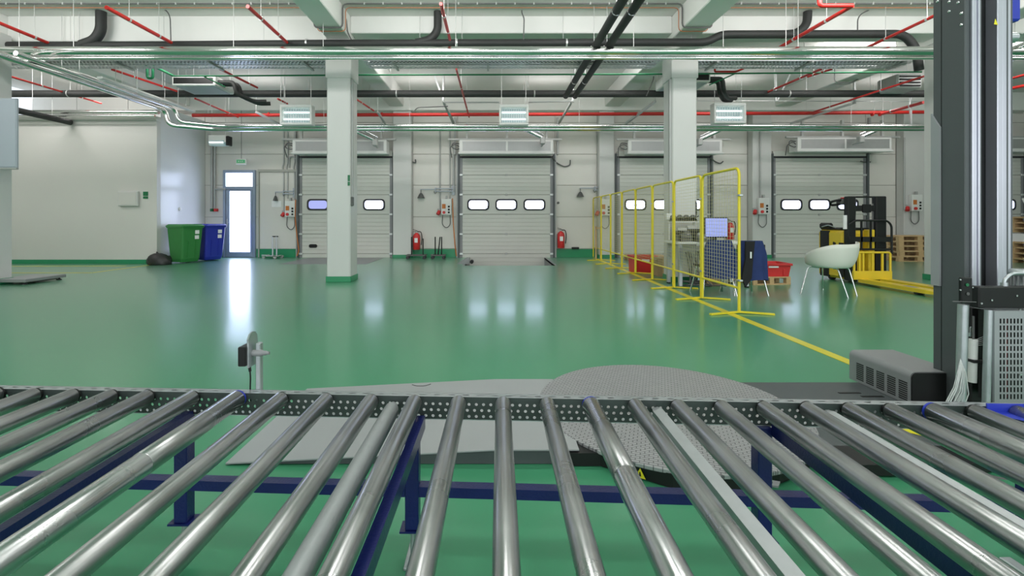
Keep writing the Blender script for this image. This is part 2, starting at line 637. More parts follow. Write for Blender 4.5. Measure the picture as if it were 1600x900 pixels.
pit = MB()
pit.add([(x0, y0, 0), (x0, y1, 0), (x0, y1, -.6), (x0, y0, -.6)], [(0, 1, 2, 3)])
pit.add([(x1, y0, 0), (x1, y1, 0), (x1, y1, -.6), (x1, y0, -.6)], [(3, 2, 1, 0)])
pit.add([(x0, y0, 0), (x1, y0, 0), (x1, y0, -.6), (x0, y0, -.6)], [(0, 1, 2, 3)])
pit.add([(x0, y0, -.42), (x1, y0, -.42), (x1, y1, -.42), (x0, y1, -.42)], [(0, 1, 2, 3)])
pit.build('leveller_pit', 'deck', floor)
lip = MB()
lip.box(x0 - .06, x0, y0, y1, -.05, .004).box(x1, x1 + .06, y0, y1, -.05, .004)
lip.build('pit_edge_angle', 'deck', floor)

# floor markings
def tape(pts, w, label):
    m = MB()
    for a, b in zip(pts[:-1], pts[1:]):
        m.obox((a[0], a[1], .002), (b[0], b[1], .002), w, .004)
    return tag(m.build('floor_tape', 'yellowline'), label, 'floor marking')
tape([G(1350, 575.5), G(1090, 469.5), (3.12, 14.1)], 0.10, 'yellow floor tape running under the row of mesh fence panels')
tape([(-13.6, 11.55), (-9.35, 11.65)], 0.06, 'straight yellow floor tape along the foot of the left wall')
tape([(-13.6, 10.15), G(144, 426.3), G(234, 414.2)], 0.06, 'bent yellow floor tape behind the platform scale')

# ceiling slab
cl = MB().box(-14, 18.2, -7, 14.6, 5.05, 5.3)
ceiling = struct(cl.build('ceiling', 'concrete'), 'painted concrete ceiling slab', 'ceiling')

def beam(name, a, lab):
    return struct(MB().box(*a, 0.015).build(name, 'beam'), lab, 'beam')
BX = [(-9.65, -9.20), (-3.15, -2.70), (3.40, 3.87), (8.58, 9.06)]
for i, (a, b) in enumerate(BX):
    beam('trim_%d' % (i + 1), (a, b, -7, 13.9, 4.62, 5.05), ('lengthwise ceiling beam over the leftmost column', 'lengthwise ceiling beam over the column left of centre', 'lengthwise ceiling beam over the column beside the fence', 'lengthwise ceiling beam over the column behind the wrapper mast')[i])
beam('trim_5', (-14, -9.65, 8.67, 9.12, 4.56, 5.05), 'cross beam left of the leftmost column')
beam('trim_6', (-9.20, -3.15, 8.67, 9.12, 4.56, 5.05), 'deep cross beam between the two left columns')
beam('trim_7', (-2.70, 3.40, 8.67, 9.12, 4.72, 5.05), 'cross beam between the two middle columns')
beam('trim_8', (3.87, 8.58, 8.67, 9.12, 4.72, 5.05), 'cross beam between the fence column and the right column')
beam('trim_9', (9.06, 18.2, 8.67, 9.12, 4.72, 5.05), 'cross beam right of the wrapper mast')
beam('trim_10', (-14, 18.2, 13.9, 14.3, 4.5, 5.05), 'edge beam above the dock wall')

# columns
def column(a, b, lab, y=8.67):
    r = thing('column', ((a + b) / 2, y + .22, 0), lab, 'column')
    r['kind'] = 'structure'
    zt = 4.62
    MB().box(a, b, y, y + .45, 0.0, zt - .002, .02).build('shaft', 'column', r)
    MB().box(a - .012, b + .012, y - .012, y + .462, 0.002, .11, .004).build('skirting', 'skirt', r)
    return r
c0 = column(-9.44, -8.99, 'grey painted column at the left edge behind the cabinet', 8.12)
c1 = column(-3.15, -2.70, 'grey painted square column left of centre before the first dock door')
c2 = column(3.40, 3.87, 'grey painted square column behind the mesh fence')
c3 = column(8.58, 9.03, 'grey painted column next to the wrapper mast')
# collar and fittings on the column left of centre
MB().box(-3.17, -2.68, 8.655, 9.135, 3.87, 4.60, .01).build('collar', 'column', c1)
MB().box(-2.696, -2.67, 8.72, 8.76, 1.6, 3.86, .003).build('corner_conduit', 'conduit', c1)
MB().box(-2.745, -2.705, 8.655, 8.672, 1.915, 2.03).build('green_plate', 'signgreen', c1)
MB().box(-2.745, -2.705, 8.655, 8.672, 1.83, 1.90).build('green_plate', 'signgreen', c1)
MB().box(-2.702, -2.66, 8.69, 8.78, 1.45, 1.62, .01).build('socket', 'ceram', c1)
MB().box(3.38, 3.89, 8.655, 9.135, 3.87, 4.60, .01).build('collar', 'column', c2)
MB().box(3.36, 3.402, 8.70, 8.76, .12, 3.86, .003).build('corner_conduit', 'conduit', c2)
MB().box(3.30, 3.40, 8.68, 8.76, 1.18, 1.30, .008).build('socket', 'whitebox', c2)
MB().add([(3.84, 8.664, 1.55), (3.87, 8.664, 1.5), (3.87, 8.664, 1.3), (3.84, 8.664, 1.22)], [(3, 2, 1, 0)]).build('hook', 'black', c2)

# dock wall: core plus individual sandwich panels with open joints
wall_back = struct(MB().box(-14, 18.2, WY + .03, WY + .3, -.7, 5.05).build('wall_back', 'joint'), 'white panelled dock wall with sectional doors', 'wall')
PIL = [(-3.06, -2.50), (3.26, 3.72), (7.96, 8.54), (12.6, 13.4)]
spans = [(-9.0, -6.10), (-6.10, -3.06), (-2.50, -1.10), (-1.10, 1.94), (1.94, 3.26), (3.72, 6.84), (6.84, 7.96), (8.54, 11.65), (11.65, 12.6), (13.4, 16.6), (16.6, 18.2), (-14, -9.0)]
levels = [0.0, 0.27, 1.26, 2.25, 3.22, 4.21, 5.04]
for (a, b) in spans:
    for z0, z1 in zip(levels[:-1], levels[1:]):
        MB().box(a + .006, b - .006, WY, WY + .03, z0 + .006, z1 - .006, .006).build('panel', 'panelwhite', wall_back)
for k, (a, b) in enumerate(PIL):
    o = MB().box(a, b, 14.02, WY - .001, 0, 4.5, .01).build('pilaster', 'column', wall_back)
    MB().box(a - .01, b + .01, 14.01, WY, .0, .10, .004).build('pilaster_skirting', 'skirt', wall_back)
# green skirting strips between the doors
sk = [(-9.0, -8.42), (-7.38, -6.08), (-2.50, -1.08), (1.94, 3.26), (3.72, 3.80), (6.80, 7.96), (8.54, 8.62), (11.65, 12.6)]
for k, (a, b) in enumerate(sk):
    struct(MB().box(a, b, WY - .02, WY, 0, .26, .004).build('baseboard_back_%d' % (k + 1), 'skirt'), None, 'baseboard')

# the lower built-in room on the left
wl = MB().box(-14, -9.0, 12.26, 12.4, 0, 3.90)
wall_left = struct(wl.build('wall_left', 'plaster'), 'pale grey plastered wall of the low room on the left', 'wall')
MB().box(-14, -8.99, 12.22, 12.42, 3.84, 3.95, .01).build('coping', 'plaster', wall_left)
struct(MB().box(-9.12, -9.0, 12.401, 14.3, 0, 4.25).build('wall_side', 'glosswall'), 'glossy white side wall above the rubbish bins', 'wall')
struct(MB().box(-14, -9.0, 12.24, 12.26, 0, .11, .004).build('baseboard_left', 'skirt'), None, 'baseboard')
struct(MB().box(-14, -9.12, 12.4, 14.3, 3.80, 3.9).build('trim_11', 'plaster'), 'flat roof of the low room on the left', 'roof')
# hall walls that close the room outside the frame
struct(MB().box(-14.2, -14.001, -7, 12.26, 0, 5.05).build('wall_far_left', 'plaster'), 'outer left wall of the hall', 'wall')
struct(MB().box(18.2, 18.4, -7, 14.6, 0, 5.05).build('wall_right', 'plaster'), 'outer right wall of the hall', 'wall')
wr = MB().box(-14, 18.2, -7.2, -7, 0, 0.85).box(-14, 18.2, -7.2, -7, 4.35, 5.05).box(-14, -9.6, -7.2, -7, .85, 4.35).box(12.6, 18.2, -7.2, -7, .85, 4.35)
struct(wr.build('wall_rear', 'plaster'), 'wall with the window band behind the camera', 'wall')

# ================================================================== ROLLER CONVEYOR
RS = -0.0457                         # the conveyor stands slightly askew to the hall
def railY(X): return 1.604 + RS * (X - 0.038)
ZT = 0.573                           # top of the rails
conv = thing('roller_conveyor', (0, 1.0, 0), 'steel roller conveyor on blue legs across the foreground', 'conveyor')

def rail(dy, flip):
    """C-profile with punched web and flange"""
    XA, XB = -4.1, 4.0
    du = Vector((1, RS, 0))
    o0 = Vector((XA, railY(XA) + dy, 0))
    n = Vector((-RS, 1, 0)).normalized() * (1 if not flip else -1)
    L_ = XB - XA
    pit_ = 0.0255
    nu = int(L_ / pit_)
    m = MB()
    for th in (0.0, 0.0025):
        m.perf(o0 + Vector((0, 0, ZT - .079)) + n * th, du, Vector((0, 0, 1)), nu, 1, pit_, .022, .0058, .0058)
        m.perf(o0 + Vector((0, 0, ZT - .057)) + n * th, du, Vector((0, 0, 1)), nu, 1, pit_, .020, .0058, .0058, stagger=True)
        m.perf(o0 + Vector((0, 0, ZT - .037)) + n * th, du, Vector((0, 0, 1)), nu, 1, pit_, .022, .0058, .0058)
        m.add([o0 + n * th + Vector((0, 0, ZT - .015)), o0 + n * th + du * nu * pit_ + Vector((0, 0, ZT - .015)), o0 + n * th + du * nu * pit_ + Vector((0, 0, ZT)), o0 + n * th + Vector((0, 0, ZT))], [(0, 1, 2, 3)])
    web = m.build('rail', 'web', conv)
    t = MB()
    t.perf(o0 + Vector((0, 0, ZT)), du, n, nu // 2, 1, pit_ * 2, .034, .011, .0028, round_hole=False)
    t.perf(o0 + Vector((0, 0, ZT - .003)), du, n, nu // 2, 1, pit_ * 2, .034, .011, .0028, round_hole=False)
    a, b = o0 + n * .034, o0 + n * .034 + du * nu * pit_
    t.obox(a + Vector((0, 0, ZT - .009)), b + Vector((0, 0, ZT - .009)), .003, .018)
    a, b = o0 + n * .017, o0 + n * .017 + du * nu * pit_
    t.obox(a + Vector((0, 0, ZT - .0795)), b + Vector((0, 0, ZT - .0795)), .034, .003)
    t.build('flange', 'zinc', web)
    return web
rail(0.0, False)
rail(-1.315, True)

RD = Vector((0.014, 1.0, 0))         # direction of the rollers
def roller_mesh(r, L_):
    m = MB()
    e = .004
    m.tube([(0, -L_ / 2, 0), (0, -L_ / 2 + e, 0), (0, L_ / 2 - e, 0), (0, L_ / 2, 0)], r, 32, True, [r - e, r, r, r - e])
    return m
RL = 1.275
proto = {}
def make_roller(px, kind):
    X = (px - VX) * 1.58 / F
    for _ in range(3):
        X = (px - VX) * (railY(X) - .018) / F
    end = Vector((X, railY(X) - .012, .558))
    mid = end - RD * (RL / 2)
    r = .0265 if kind == 's' else .031
    if kind == 'b':
        mid.z -= .002
    if kind not in proto:
        o = roller_mesh(r, RL).build('roller', 'roller' if kind == 's' else 'sleeve', None, (0, 0, 0))
        o.parent = conv
        proto[kind] = o
        first = True
    else:
        o = proto[kind].copy()
        COL.objects.link(o)
        first = False
    o.location = mid - conv.location
    o.rotation_euler = (0, 0, -math.atan2(RD.x, RD.y))
    if kind == 'b':
        o['label'] = 'thicker bright roller with blue end caps'
    # axle and caps as sub-parts
    if first:
        ax = MB().tube([(0, -RL / 2 - .03, 0), (0, RL / 2 + .03, 0)], .006, 8).build('axle', 'zinc', None, (0, 0, 0))
        ax.parent = o
        proto[kind + 'axle'] = ax
        for s in (-1, 1):
            cp = MB().tube([(0, s * (RL / 2 + .0005), 0), (0, s * (RL / 2 + .007), 0)], r * .96 if kind == 'b' else r * .86, 20).build('end_cap', 'bluecap' if kind == 'b' else 'black', None, (0, 0, 0))
            cp.parent = o
            proto[kind + 'cap%d' % s] = cp
        if kind == 'b':
            for i, (a, b) in enumerate(((-.50, -.30), (.20, .46))):
                sl = MB().tube([(0, a, 0), (0, a + .002, 0), (0, b - .002, 0), (0, b, 0)], r + .0012, 32, True, [r, r + .0012, r + .0012, r]).build('sleeve_band', 'roller', None, (0, 0, 0))
                sl.parent = o
                proto['sleeve%d' % i] = sl
    else:
        for k in ((kind + 'axle'), (kind + 'cap-1'), (kind + 'cap1')) + (('sleeve0', 'sleeve1') if kind == 'b' else ()):
            c = proto[k].copy()
            COL.objects.link(c)
            c.parent = o
    return o
for px in (-738, -668, -598, -528, -458, -388, -318, -252, -186, -126, -66, -6, 52, 112, 172, 229, 299, 438, 509, 579, 647, 716, 786, 855, 993, 1060, 1128, 1195, 1262, 1328, 1393, 1525, 1590, 1655, 1720, 1785, 1850, 1915, 1985, 2050, 2120, 2190):
    make_roller(px, 's')
for px in (369, 924, 1460):
    make_roller(px, 'b')

def cross_bar(px, kind):
    X = (px - VX) * 1.58 / F
    for _ in range(3):
        X = (px - VX) * (railY(X) - .02) / F
    e = Vector((X, railY(X) - .004, .545))
    s = e - RD * 1.29
    m = MB()
    if kind == 'round':
        poly = [(-.026, -.02), (-.024, .002), (-.014, .014), (0, .018), (.014, .014), (.024, .002), (.026, -.02), (.022, -.02), (.02, .0), (0, .012), (-.02, 0), (-.022, -.02)]
    else:
        poly = [(-.017, -.022), (-.017, .006), (.012, .016), (.016, .012), (-.013, .002), (-.013, -.022)]
    rings = []
    for p, sc in ((s, 1), (e - RD * .03, 1), (e, .55)):
        rings.append([(p.x + q[0] * sc, p.y, p.z + q[1] * sc) for q in poly])
    m.loft(rings, True, kind == 'round')
    o = m.build('tie_bar', 'tie', conv)
    o['label'] = 'folded galvanised tie bar between rollers'
    b = MB().cyl(e + Vector((0, -.004, -.002)), e + Vector((0, -.016, -.002)), .008, 6).build('tie_bolt', 'chrome', o)
    return o
cross_bar(205, 'angle')
cross_bar(613, 'round')
cross_bar(1026, 'angle')
cross_bar(1293, 'angle')

# blue legs, cross tubes and stretchers
LEGX = [-3.9, -2.95, -2.02, -1.125, -0.285, 0.925, 1.80, 2.85, 3.8]
for i, lx in enumerate(LEGX):
    for near in (False, True):
        ly = railY(lx) + (.012 if not near else -1.315)
        lg = MB()
        if near:
            lg.box(lx - .024, lx + .024, ly - .024, ly + .024, .105, ZT - .082, .003)
        else:
            lg.box(lx - .024, lx + .024, ly - .024, ly + .024, .105, ZT - .082, .003)
        leg = lg.build('leg', 'blue', conv)
        MB().box(lx - .042, lx + .042, ly - .03, ly + .03, .098, .105).build('end_plate', 'blue', leg)
        MB().cyl((lx, ly, .01), (lx, ly, .1), .009, 10).build('levelling_screw', 'zinc', leg)
        MB().box(lx - .02, lx + .02, ly - .075, ly + .075, .0, .012, .003).build('foot_bar', 'zinc', leg)
        MB().cyl((lx + .024, ly, .22), (lx + .034, ly, .22), .007, 6).build('bolt', 'chrome', leg)
    a = Vector((lx + .034, railY(lx) - .012, .487))
    MB().obox(a, a - RD * 1.28, .028, .045).build('cross_tube', 'blue', conv)
for i in range(len(LEGX) - 1):
    a, b = LEGX[i], LEGX[i + 1]
    for dy in (0.012, -1.315):
        MB().obox((a + .024, railY(a) + dy, .238), (b - .024, railY(b) + dy, .238), .04, .036).build('stretcher', 'blue', conv)
# blue joint plate at the right-hand end of the rail
e = Vector((1.66, railY(1.66) - .03, .56))
MB().add([e + Vector(q) for q in ((-.03, .02, 0), (.30, .01, 0), (.30, -.09, 0), (.02, -.05, 0))], [(3, 2, 1, 0)]).obox(e + Vector((-.02, .02, .012)), e + Vector((.30, .008, .012)), .004, .03).build('joint_plate', 'bluecap', conv)

# photocell on a post clamped to the rail
X = -0.865
Yp = railY(X) + .05
ph = thing('photocell_sensor', (X, Yp, ZT - .08), 'small black photocell on a galvanised post behind the conveyor rail', 'sensor')
MB().box(X - .009, X + .009, Yp - .012, Yp + .012, ZT - .08, .742, .003).build('post', 'zinc', ph)
pl = MB()
poly = [(-.03, .66), (.034, .66), (.034, .75)] + [(.034 * math.cos(a), .752 + .034 * math.sin(a)) for a in (0.5, 1.0, 1.57, 2.2, 2.8)] + [(-.03, .75)]
pl.prism([(Yp + p - .01, z) for p, z in poly], 0, X - .024, X - .018).build('mounting_plate', 'zinc', ph)
MB().box(X - .053, X - .024, Yp - .05, Yp + .016, .668, .738, .003).build('housing', 'black', ph)
MB().tube([(X - .018, Yp - .01, .706), (X + .016, Yp - .01, .706), (X + .018, Yp - .01, .706), (X + .03, Yp - .01, .706), (X + .032, Yp - .01, .706), (X + .042, Yp - .01, .706)], .01, 12, True, [.012, .012, .009, .009, .006, .006]).build('clamp_knob', 'midgrey', ph)
MB().tube(fillet([(X - .03, Yp - .015, .668), (X - .024, Yp - .015, .62), (X - .028, Yp - .012, .575), (X - .03, Yp + .0, .50)], .03), .0028, 8).tube([(X - .03, Yp - .015, .668), (X - .026, Yp - .015, .64)], .005, 8).build('cable', 'black', ph)

# ================================================================== STRETCH WRAPPER
wrap = thing('pallet_wrapper', (1.04, 2.755, 0), 'grey turntable pallet wrapper with ramp and tall mast', 'wrapping machine')
TC = Vector((1.04, 2.755, 0))
TR = 0.757
# base frame under the turntable
bp = [(TC.x + (TR - .02) * math.cos(math.radians(a)), TC.y + (TR - .02) * math.sin(math.radians(a))) for a in range(0, 360, 10)]
base = MB().prism(bp, 2, 0.006, .055).build('turntable_base', 'blackmetal', wrap)
b2 = MB().prism([(.30, 2.215), (.52, 2.215), (.80, 2.03), (1.16, 1.99), (1.16, 2.2), (.30, 2.5)], 2, .004, .066)
b2.build('front_skirt', 'blackmetal', wrap)
disc = MB()
n = 96
ring = lambda r, z: [(TC.x + r * math.cos(2 * math.pi * k / n), TC.y + r * math.sin(2 * math.pi * k / n), z) for k in range(n)]
disc.loft([ring(TR - .004, .060), ring(TR, .064), ring(TR, .078), ring(TR - .003, .081)], True, False)
disc.build('turntable_disc', 'tread', wrap)
# lying plate with a hole at the near rim
t = MB().prism([(.97, 2.03), (1.22, 1.955), (1.25, 1.99), (1.02, 2.08)], 2, .05, .058).build('lug_plate', 'midgrey', wrap)
MB().cyl((1.20, 1.985, .058), (1.20, 1.985, .0595), .012, 16).build('lug_hole', 'black', t)
# ramp
RX0, RX1, RY0, RY1 = -1.30, 0.42, 2.225, 3.205
rp = MB()
xs = [RX0, 0.02, RX1]
zs = [.012, .078, .078]
th = .006
vs = []
for x_, z_ in zip(xs, zs):
    vs += [(x_, RY0, z_), (x_, RY1, z_), (x_, RY0, z_ - th), (x_, RY1, z_ - th)]
fs = []
for i in range(2):
    a, b = i * 4, i * 4 + 4
    fs += [(a, b, b + 1, a + 1), (a + 2, a + 3, b + 3, b + 2), (a, a + 2, b + 2, b), (a + 1, b + 1, b + 3, a + 3)]
fs += [(0, 1, 3, 2), (8, 10, 11, 9)]
rp.add(vs, fs)
# plate continues around the rim of the disc
arc = [(TC.x + (TR + .006) * math.cos(math.radians(a)), TC.y + (TR + .006) * math.sin(math.radians(a))) for a in range(142, 222, 4)]
poly = [(RX1 - .001, RY1)] + arc + [(RX1 - .001, RY0)]
poly = [(max(RX1 - .001, p[0]) if 0 else p[0], p[1]) for p in poly]
ramp = rp.build('ramp', 'ramp', wrap)
for ya in (RY0 + .012, RY1 - .018):
    MB().prism([(RX0 + .02, .003), (RX1, .003), (RX1, .070), (.02, .070)], 1, ya, ya + .006).build('ramp_side', 'slate', ramp)
MB().tube(fillet([P(644, 601, 3.06), P(650, 603, 3.04), P(664, 603, 3.04), P(673, 600, 3.08)], .02), .003, 6).build('lifting_loop', 'wire', ramp)
# warning triangle on the skirt
w0 = Vector((.655, 2.112, .012))
wd = Vector((.28, -.185, 0)).normalized()
tri = MB().add([w0, w0 + wd * .05, w0 + wd * .025 + Vector((0, 0, .045))], [(0, 1, 2)])
tri = tri.build('warning_triangle', 'warning', wrap)
q0 = w0 + Vector((-.0007, -.001, 0))
MB().add([q0 + wd * .022 + Vector((0, 0, .028)), q0 + wd * .026 + Vector((0, 0, .028)), q0 + wd * .030 + Vector((0, 0, .008)), q0 + wd * .020 + Vector((0, 0, .008))], [(0, 1, 2, 3)]).build('warning_bolt_mark', 'black', tri)

# bridge plate between turntable and mast
MB().box(1.62, 2.95, 2.30, 3.19, .03, .062, .004).build('bridge_plate', 'slate', wrap)
MB().prism([(1.62, 2.30), (1.55, 2.12), (2.2, 2.12), (2.95, 2.3)], 2, .01, .06).build('bridge_front', 'blackmetal', wrap)
MB().obox((2.18, 2.52, .0635), (2.30, 2.40, .0635), .07, .002).build('yellow_sticker', 'warning', wrap)
for i in range(2):
    MB().box(2.26 + i * .1, 2.40 + i * .1, 2.98 - i * .06, 3.0 - i * .06, .062, .064).build('cover_slot', 'black', wrap)
# drive cover box: rounded top edge, slotted long side
def rounded_top(x0, x1, z0, z1, r):
    pts = [(x0, z0), (x0, z1 - r)]
    for k in range(1, 6):
        a = math.pi - k * math.pi / 2 / 6
        pts.append((x0 + r + r * math.cos(a), z1 - r + r * math.sin(a)))
    return pts + [(x0 + r, z1), (x1, z1), (x1, z0)]
bx = MB()
bx.prism(rounded_top(2.54, 2.85, .064, .268, .035), 1, 2.785, 3.26)
drive = bx.build('drive_cover', 'midgrey', wrap)
MB().prism(rounded_top(2.545, 2.85, .066, .262, .035), 1, 2.776, 2.785).build('cover_end_panel', 'blackmetal', drive)
for j in range(5):
    yc = 3.165 - j * .083
    for i in range(9):
        z = .084 + i * .0132
        MB().box(2.5385, 2.5405, yc - .030, yc + .030, z, z + .0075).build('vent_slot', 'black', drive)

# mast
MX, MY0, MY1 = 2.752, 2.655, 2.862
MH = 2.9
MB().box(MX, MX + .10, MY0 + .012, MY1, .03, MH, .004).build('mast_cover', 'slate', wrap)
MB().box(MX + .10, 3.02, MY0 + .06, MY1, .03, MH, .004).build('mast_core', 'black', wrap)
MB().box(MX - .0015, MX + .001, MY0 + .15, MY0 + .1535, .03, MH).build('cover_seam', 'black', wrap)
MB().box(MX + .028, MX + .055, MY0 - .004, MY0 + .012, .05, MH, .003).build('guide_profile', 'alu', wrap)
MB().box(MX + .055, MX + .066, MY0 - .012, MY0 + .012, .05, MH, .002).build('guide_lip', 'alu', wrap)
MB().box(MX + .168, MX + .200, MY0 - .008, MY0 + .06, .05, MH, .003).build('guide_profile', 'alu', wrap)
MB().box(MX + .200, MX + .262, MY0 - .004, MY0 + .06, .05, MH, .003).build('guide_profile', 'alu', wrap)
MB().box(MX + .225, MX + .232, MY0 - .0055, MY0, .05, MH).box(MX + .25, MX + .257, MY0 - .0055, MY0, .05, MH).build('profile_groove', 'slate', wrap)
# light side cover with slanted top
zc0, zc1 = EYE - (445 - VY) * MY1 / F, EYE + (VY - 178) * MY1 / F
sc_ = MB().prism([(MY1 + .001, zc0), (MY1 + .001, zc1), (MY0 + .152, zc1 - .095), (MY0 + .152, zc0)], 0, MX - .012, MX - .001)
sc_.build('side_cover', 'lightgrey', wrap)
for (px_, py_) in ((1465, 2), (1483, 3), (1497, 4), (1483, 18), (1502, 21), (1502, 39)):
    yy = F * MX / (px_ - VX)
    zz = EYE - (py_ - VY) * yy / F
    MB().lathe([(.010, 0), (.009, .004), (.004, .006)], (0, 0, 0), 10).build('bolt', 'chrome', None, (0, 0, 0))
    o = bpy.context.scene.collection.objects[-1]
    o.parent = wrap
    o.rotation_euler = (0, -math.pi / 2, 0)
    o.location = Vector((MX, yy, zz)) - wrap.location
tq = P(1553, 38, MY0 - .009)
MB().add([tq, tq + Vector((.024, 0, -.003)), tq + Vector((.008, 0, .034))], [(0, 1, 2)]).build('warning_triangle', 'warning', wrap)
MB().box(MX + .264, MX + .34, MY0 + .02, MY0 + .1, 2.36, 2.62, .01).build('top_gear_motor', 'bluecap', wrap)
MB().cyl((MX + .27, MY0 + .05, 2.27), (MX + .33, MY0 + .05, 2.27), .03, 14).build('top_pulley', 'zinc', wrap)
MB().tube([(MX + .285, MY0 + .05, 2.24), (MX + .285, MY0 + .05, 1.95)], .006, 8).build('tension_rod', 'wire', wrap)

# film carriage (nearer than the mast)
CY = 2.32
def C(px, py, y=CY): return P(px, py, y)
car = MB()
a, b = C(1530, 448), C(1610, 482)
car.box(a.x, 2.75, CY, CY + .05, b.z, a.z, .006)
carr = car.build('carriage_housing', 'blackmetal', wrap)
for (px_, py_) in ((1533, 474), (1549, 469), (1593, 484), (1588, 462)):
    q = C(px_, py_, CY - .001)
    MB().cyl(q, q + Vector((0, -.004, 0)), .005, 8).build('screw', 'chrome', carr)
a, b = C(1503, 434), C(1520, 474)
hd = MB().box(a.x, b.x, CY, CY + .02, b.z, a.z, .004).build('switch_head', 'black', wrap)
q = C(1511, 445, CY - .002)
MB().cyl(q, q + Vector((0, -.003, 0)), .008, 14).build('switch_button', 'signgreen', hd)
q = C(1512, 459, CY - .002)
MB().cyl(q, q + Vector((0, -.003, 0)), .008, 14).build('switch_lens', 'ceram', hd)
for (px_, py_) in ((1500, 453), (1519, 449), (1500, 437)):
    q = C(px_, py_, CY - .001)
    MB().cyl(q, q + Vector((0, -.004, 0)), .004, 8).build('screw', 'chrome', hd)
q = C(1488, 471, CY)
MB().tube([q, C(1525, 472, CY)], .0025, 6).build('feeler_wire', 'wire', wrap)
# film rollers
q0, q1 = C(1505, 476, CY + .03), C(1501, 629, CY + .03)
MB().tube([q1, q0], .022, 20).build('film_roller', 'zinc', wrap)
q0, q1 = C(1521, 530, CY + .06), C(1519, 597, CY + .06)
fr = MB().tube([q1, q0], .018, 18).build('film_core', 'whitebox', wrap)
MB().tube([q0 + Vector((0, 0, .0)), q0 + Vector((0, 0, .12))], .005, 8).build('core_spindle', 'wire', fr)
q = C(1520, 563, CY + .06)
MB().box(q.x - .02, q.x + .12, CY + .035, CY + .085, q.z - .008, q.z + .008, .003).build('core_bracket', 'blackmetal', wrap)
q0, q1 = C(1545, 484, CY + .0), C(1541, 632, CY + .0)
MB().tube([q1, q0], .017, 18).build('film_roller', 'zinc', wrap)
a = C(1515, 480, CY + .12)
MB().box(a.x, a.x + .26, CY + .11, CY + .14, .22, a.z, .004).build('carriage_back_plate', 'blackmetal', wrap)
q = C(1516, 520, CY + .10)
MB().tube(fillet([q, q + Vector((.0, 0, .03)), q + Vector((.012, 0, .03)), q + Vector((.012, 0, 0)), q + Vector((0, 0, -.0))], .006), .003, 6).box(q.x - .004, q.x + .016, q.y - .006, q.y + .006, q.z - .02, q.z).build('padlock', 'zinc', wrap)
# perforated cover of the film unit
a, b = C(1555, 487, CY - .02), C(1640, 640, CY - .02)
pc = MB()
npu, npv = 9, 12
x0p, x1p = a.x + .018, a.x + .018 + 9 * .0175
z1p = a.z - .03
z0p = z1p - npv * .0345
for k in range(1):
    pc.perf((x0p, CY - .02, z0p), (1, 0, 0), (0, 0, 1), npu, npv, .0175, .0345, .0042, .0125, round_hole=False)
yf = CY - .02
for (xa, xb, za, zb) in ((a.x, x0p, z0p, z1p), (x1p, x1p + .06, z0p, z1p), (a.x, x1p + .06, z1p, a.z), (a.x, x1p + .06, z0p - .03, z0p)):
    pc.add([(xa, yf, za), (xb, yf, za), (xb, yf, zb), (xa, yf, zb)], [(0, 1, 2, 3)])
pc.box(a.x - .003, a.x, yf, yf + .012, z0p - .03, a.z)
pc.box(a.x, x1p + .06, yf, yf + .1, a.z, a.z + .003)
cov = pc.build('perforated_cover', 'lightgrey', wrap)
MB().box(a.x + .01, x1p + .05, yf + .06, yf + .09, z0p - .02, a.z - .01).build('cover_backing', 'black', wrap)
MB().box(x0p + .07, x0p + .075, yf + .03, yf + .034, z0p, z1p).build('red_wire', 'redplastic', wrap)
q = C(1594, 585, yf)
MB().cyl(q, q + Vector((0, -.004, 0)), .006, 8).build('screw', 'chrome', cov)
# carriage motor at the frame's edge
q = C(1601, 440, CY + .12)
mo = MB()
mo.lathe([(.055, 0), (.055, .02), (.050, .022), (.050, .10), (.058, .102), (.060, .125), (.054, .135)], (q.x, q.y, q.z - .07), 24)
mtr = mo.build('carriage_motor', 'zinc', wrap)
for k in range(20):
    an = 2 * math.pi * k / 20
    c_, s_ = math.cos(an), math.sin(an)
    MB().obox((q.x + .054 * c_, q.y + .054 * s_, q.z - .048), (q.x + .054 * c_, q.y + .054 * s_, q.z + .03), .0035, .010, (c_, s_, 0)).build('cooling_fin', 'midgrey', mtr)
h0 = C(1569, 447, CY + .03)
MB().tube(fillet([h0, h0 + Vector((0, 0, .03)), h0 + Vector((.035, 0, .065)), h0 + Vector((.16, 0, .068))], .03), .008, 10).cyl(h0 + Vector((0, 0, -.004)), h0 + Vector((0, 0, .018)), .015, 12).build('carriage_handle', 'zinc', wrap)
# film pulled down to the foot of the roller
fm = MB()
q1 = C(1502, 560, CY + .01)
q2 = C(1499, 634, CY + .01)
for k in range(15):
    t_ = k / 14
    top = q1.lerp(q2, t_ * .25) + Vector((-.004, -.002 * k, 0))
    bot = q2 + Vector((-.10 + .10 * t_ * t_, -.012 + .006 * math.sin(k * 2.2), -.02))
    mid_ = top.lerp(bot, .55) + Vector((.018, .01 * math.sin(k * 3.1), 0))
    fm.tube([top, mid_, bot], .0009 + .0006 * (k % 3), 5)
for k in range(5):
    fm.tube([C(1521, 532 + k * 2, CY + .04), C(1547, 522 + k * 4, CY + .02)], .0008, 4)
MB().box(2.80, 2.95, CY + .05, MY0 - .013, .62, .74, .006).build('carriage_arm', 'blackmetal', wrap)
fm.build('stretch_film_tail', 'film', wrap)
tag(MB().tube(fillet([G(1440, 692), G(1475, 697), G(1492, 715), G(1530, 738), G(1560, 748), G(1640, 752)], .1), .007, 8).build('floor_cable', 'wire'), 'grey cable lying on the floor beneath the right end of the conveyor', 'cable')

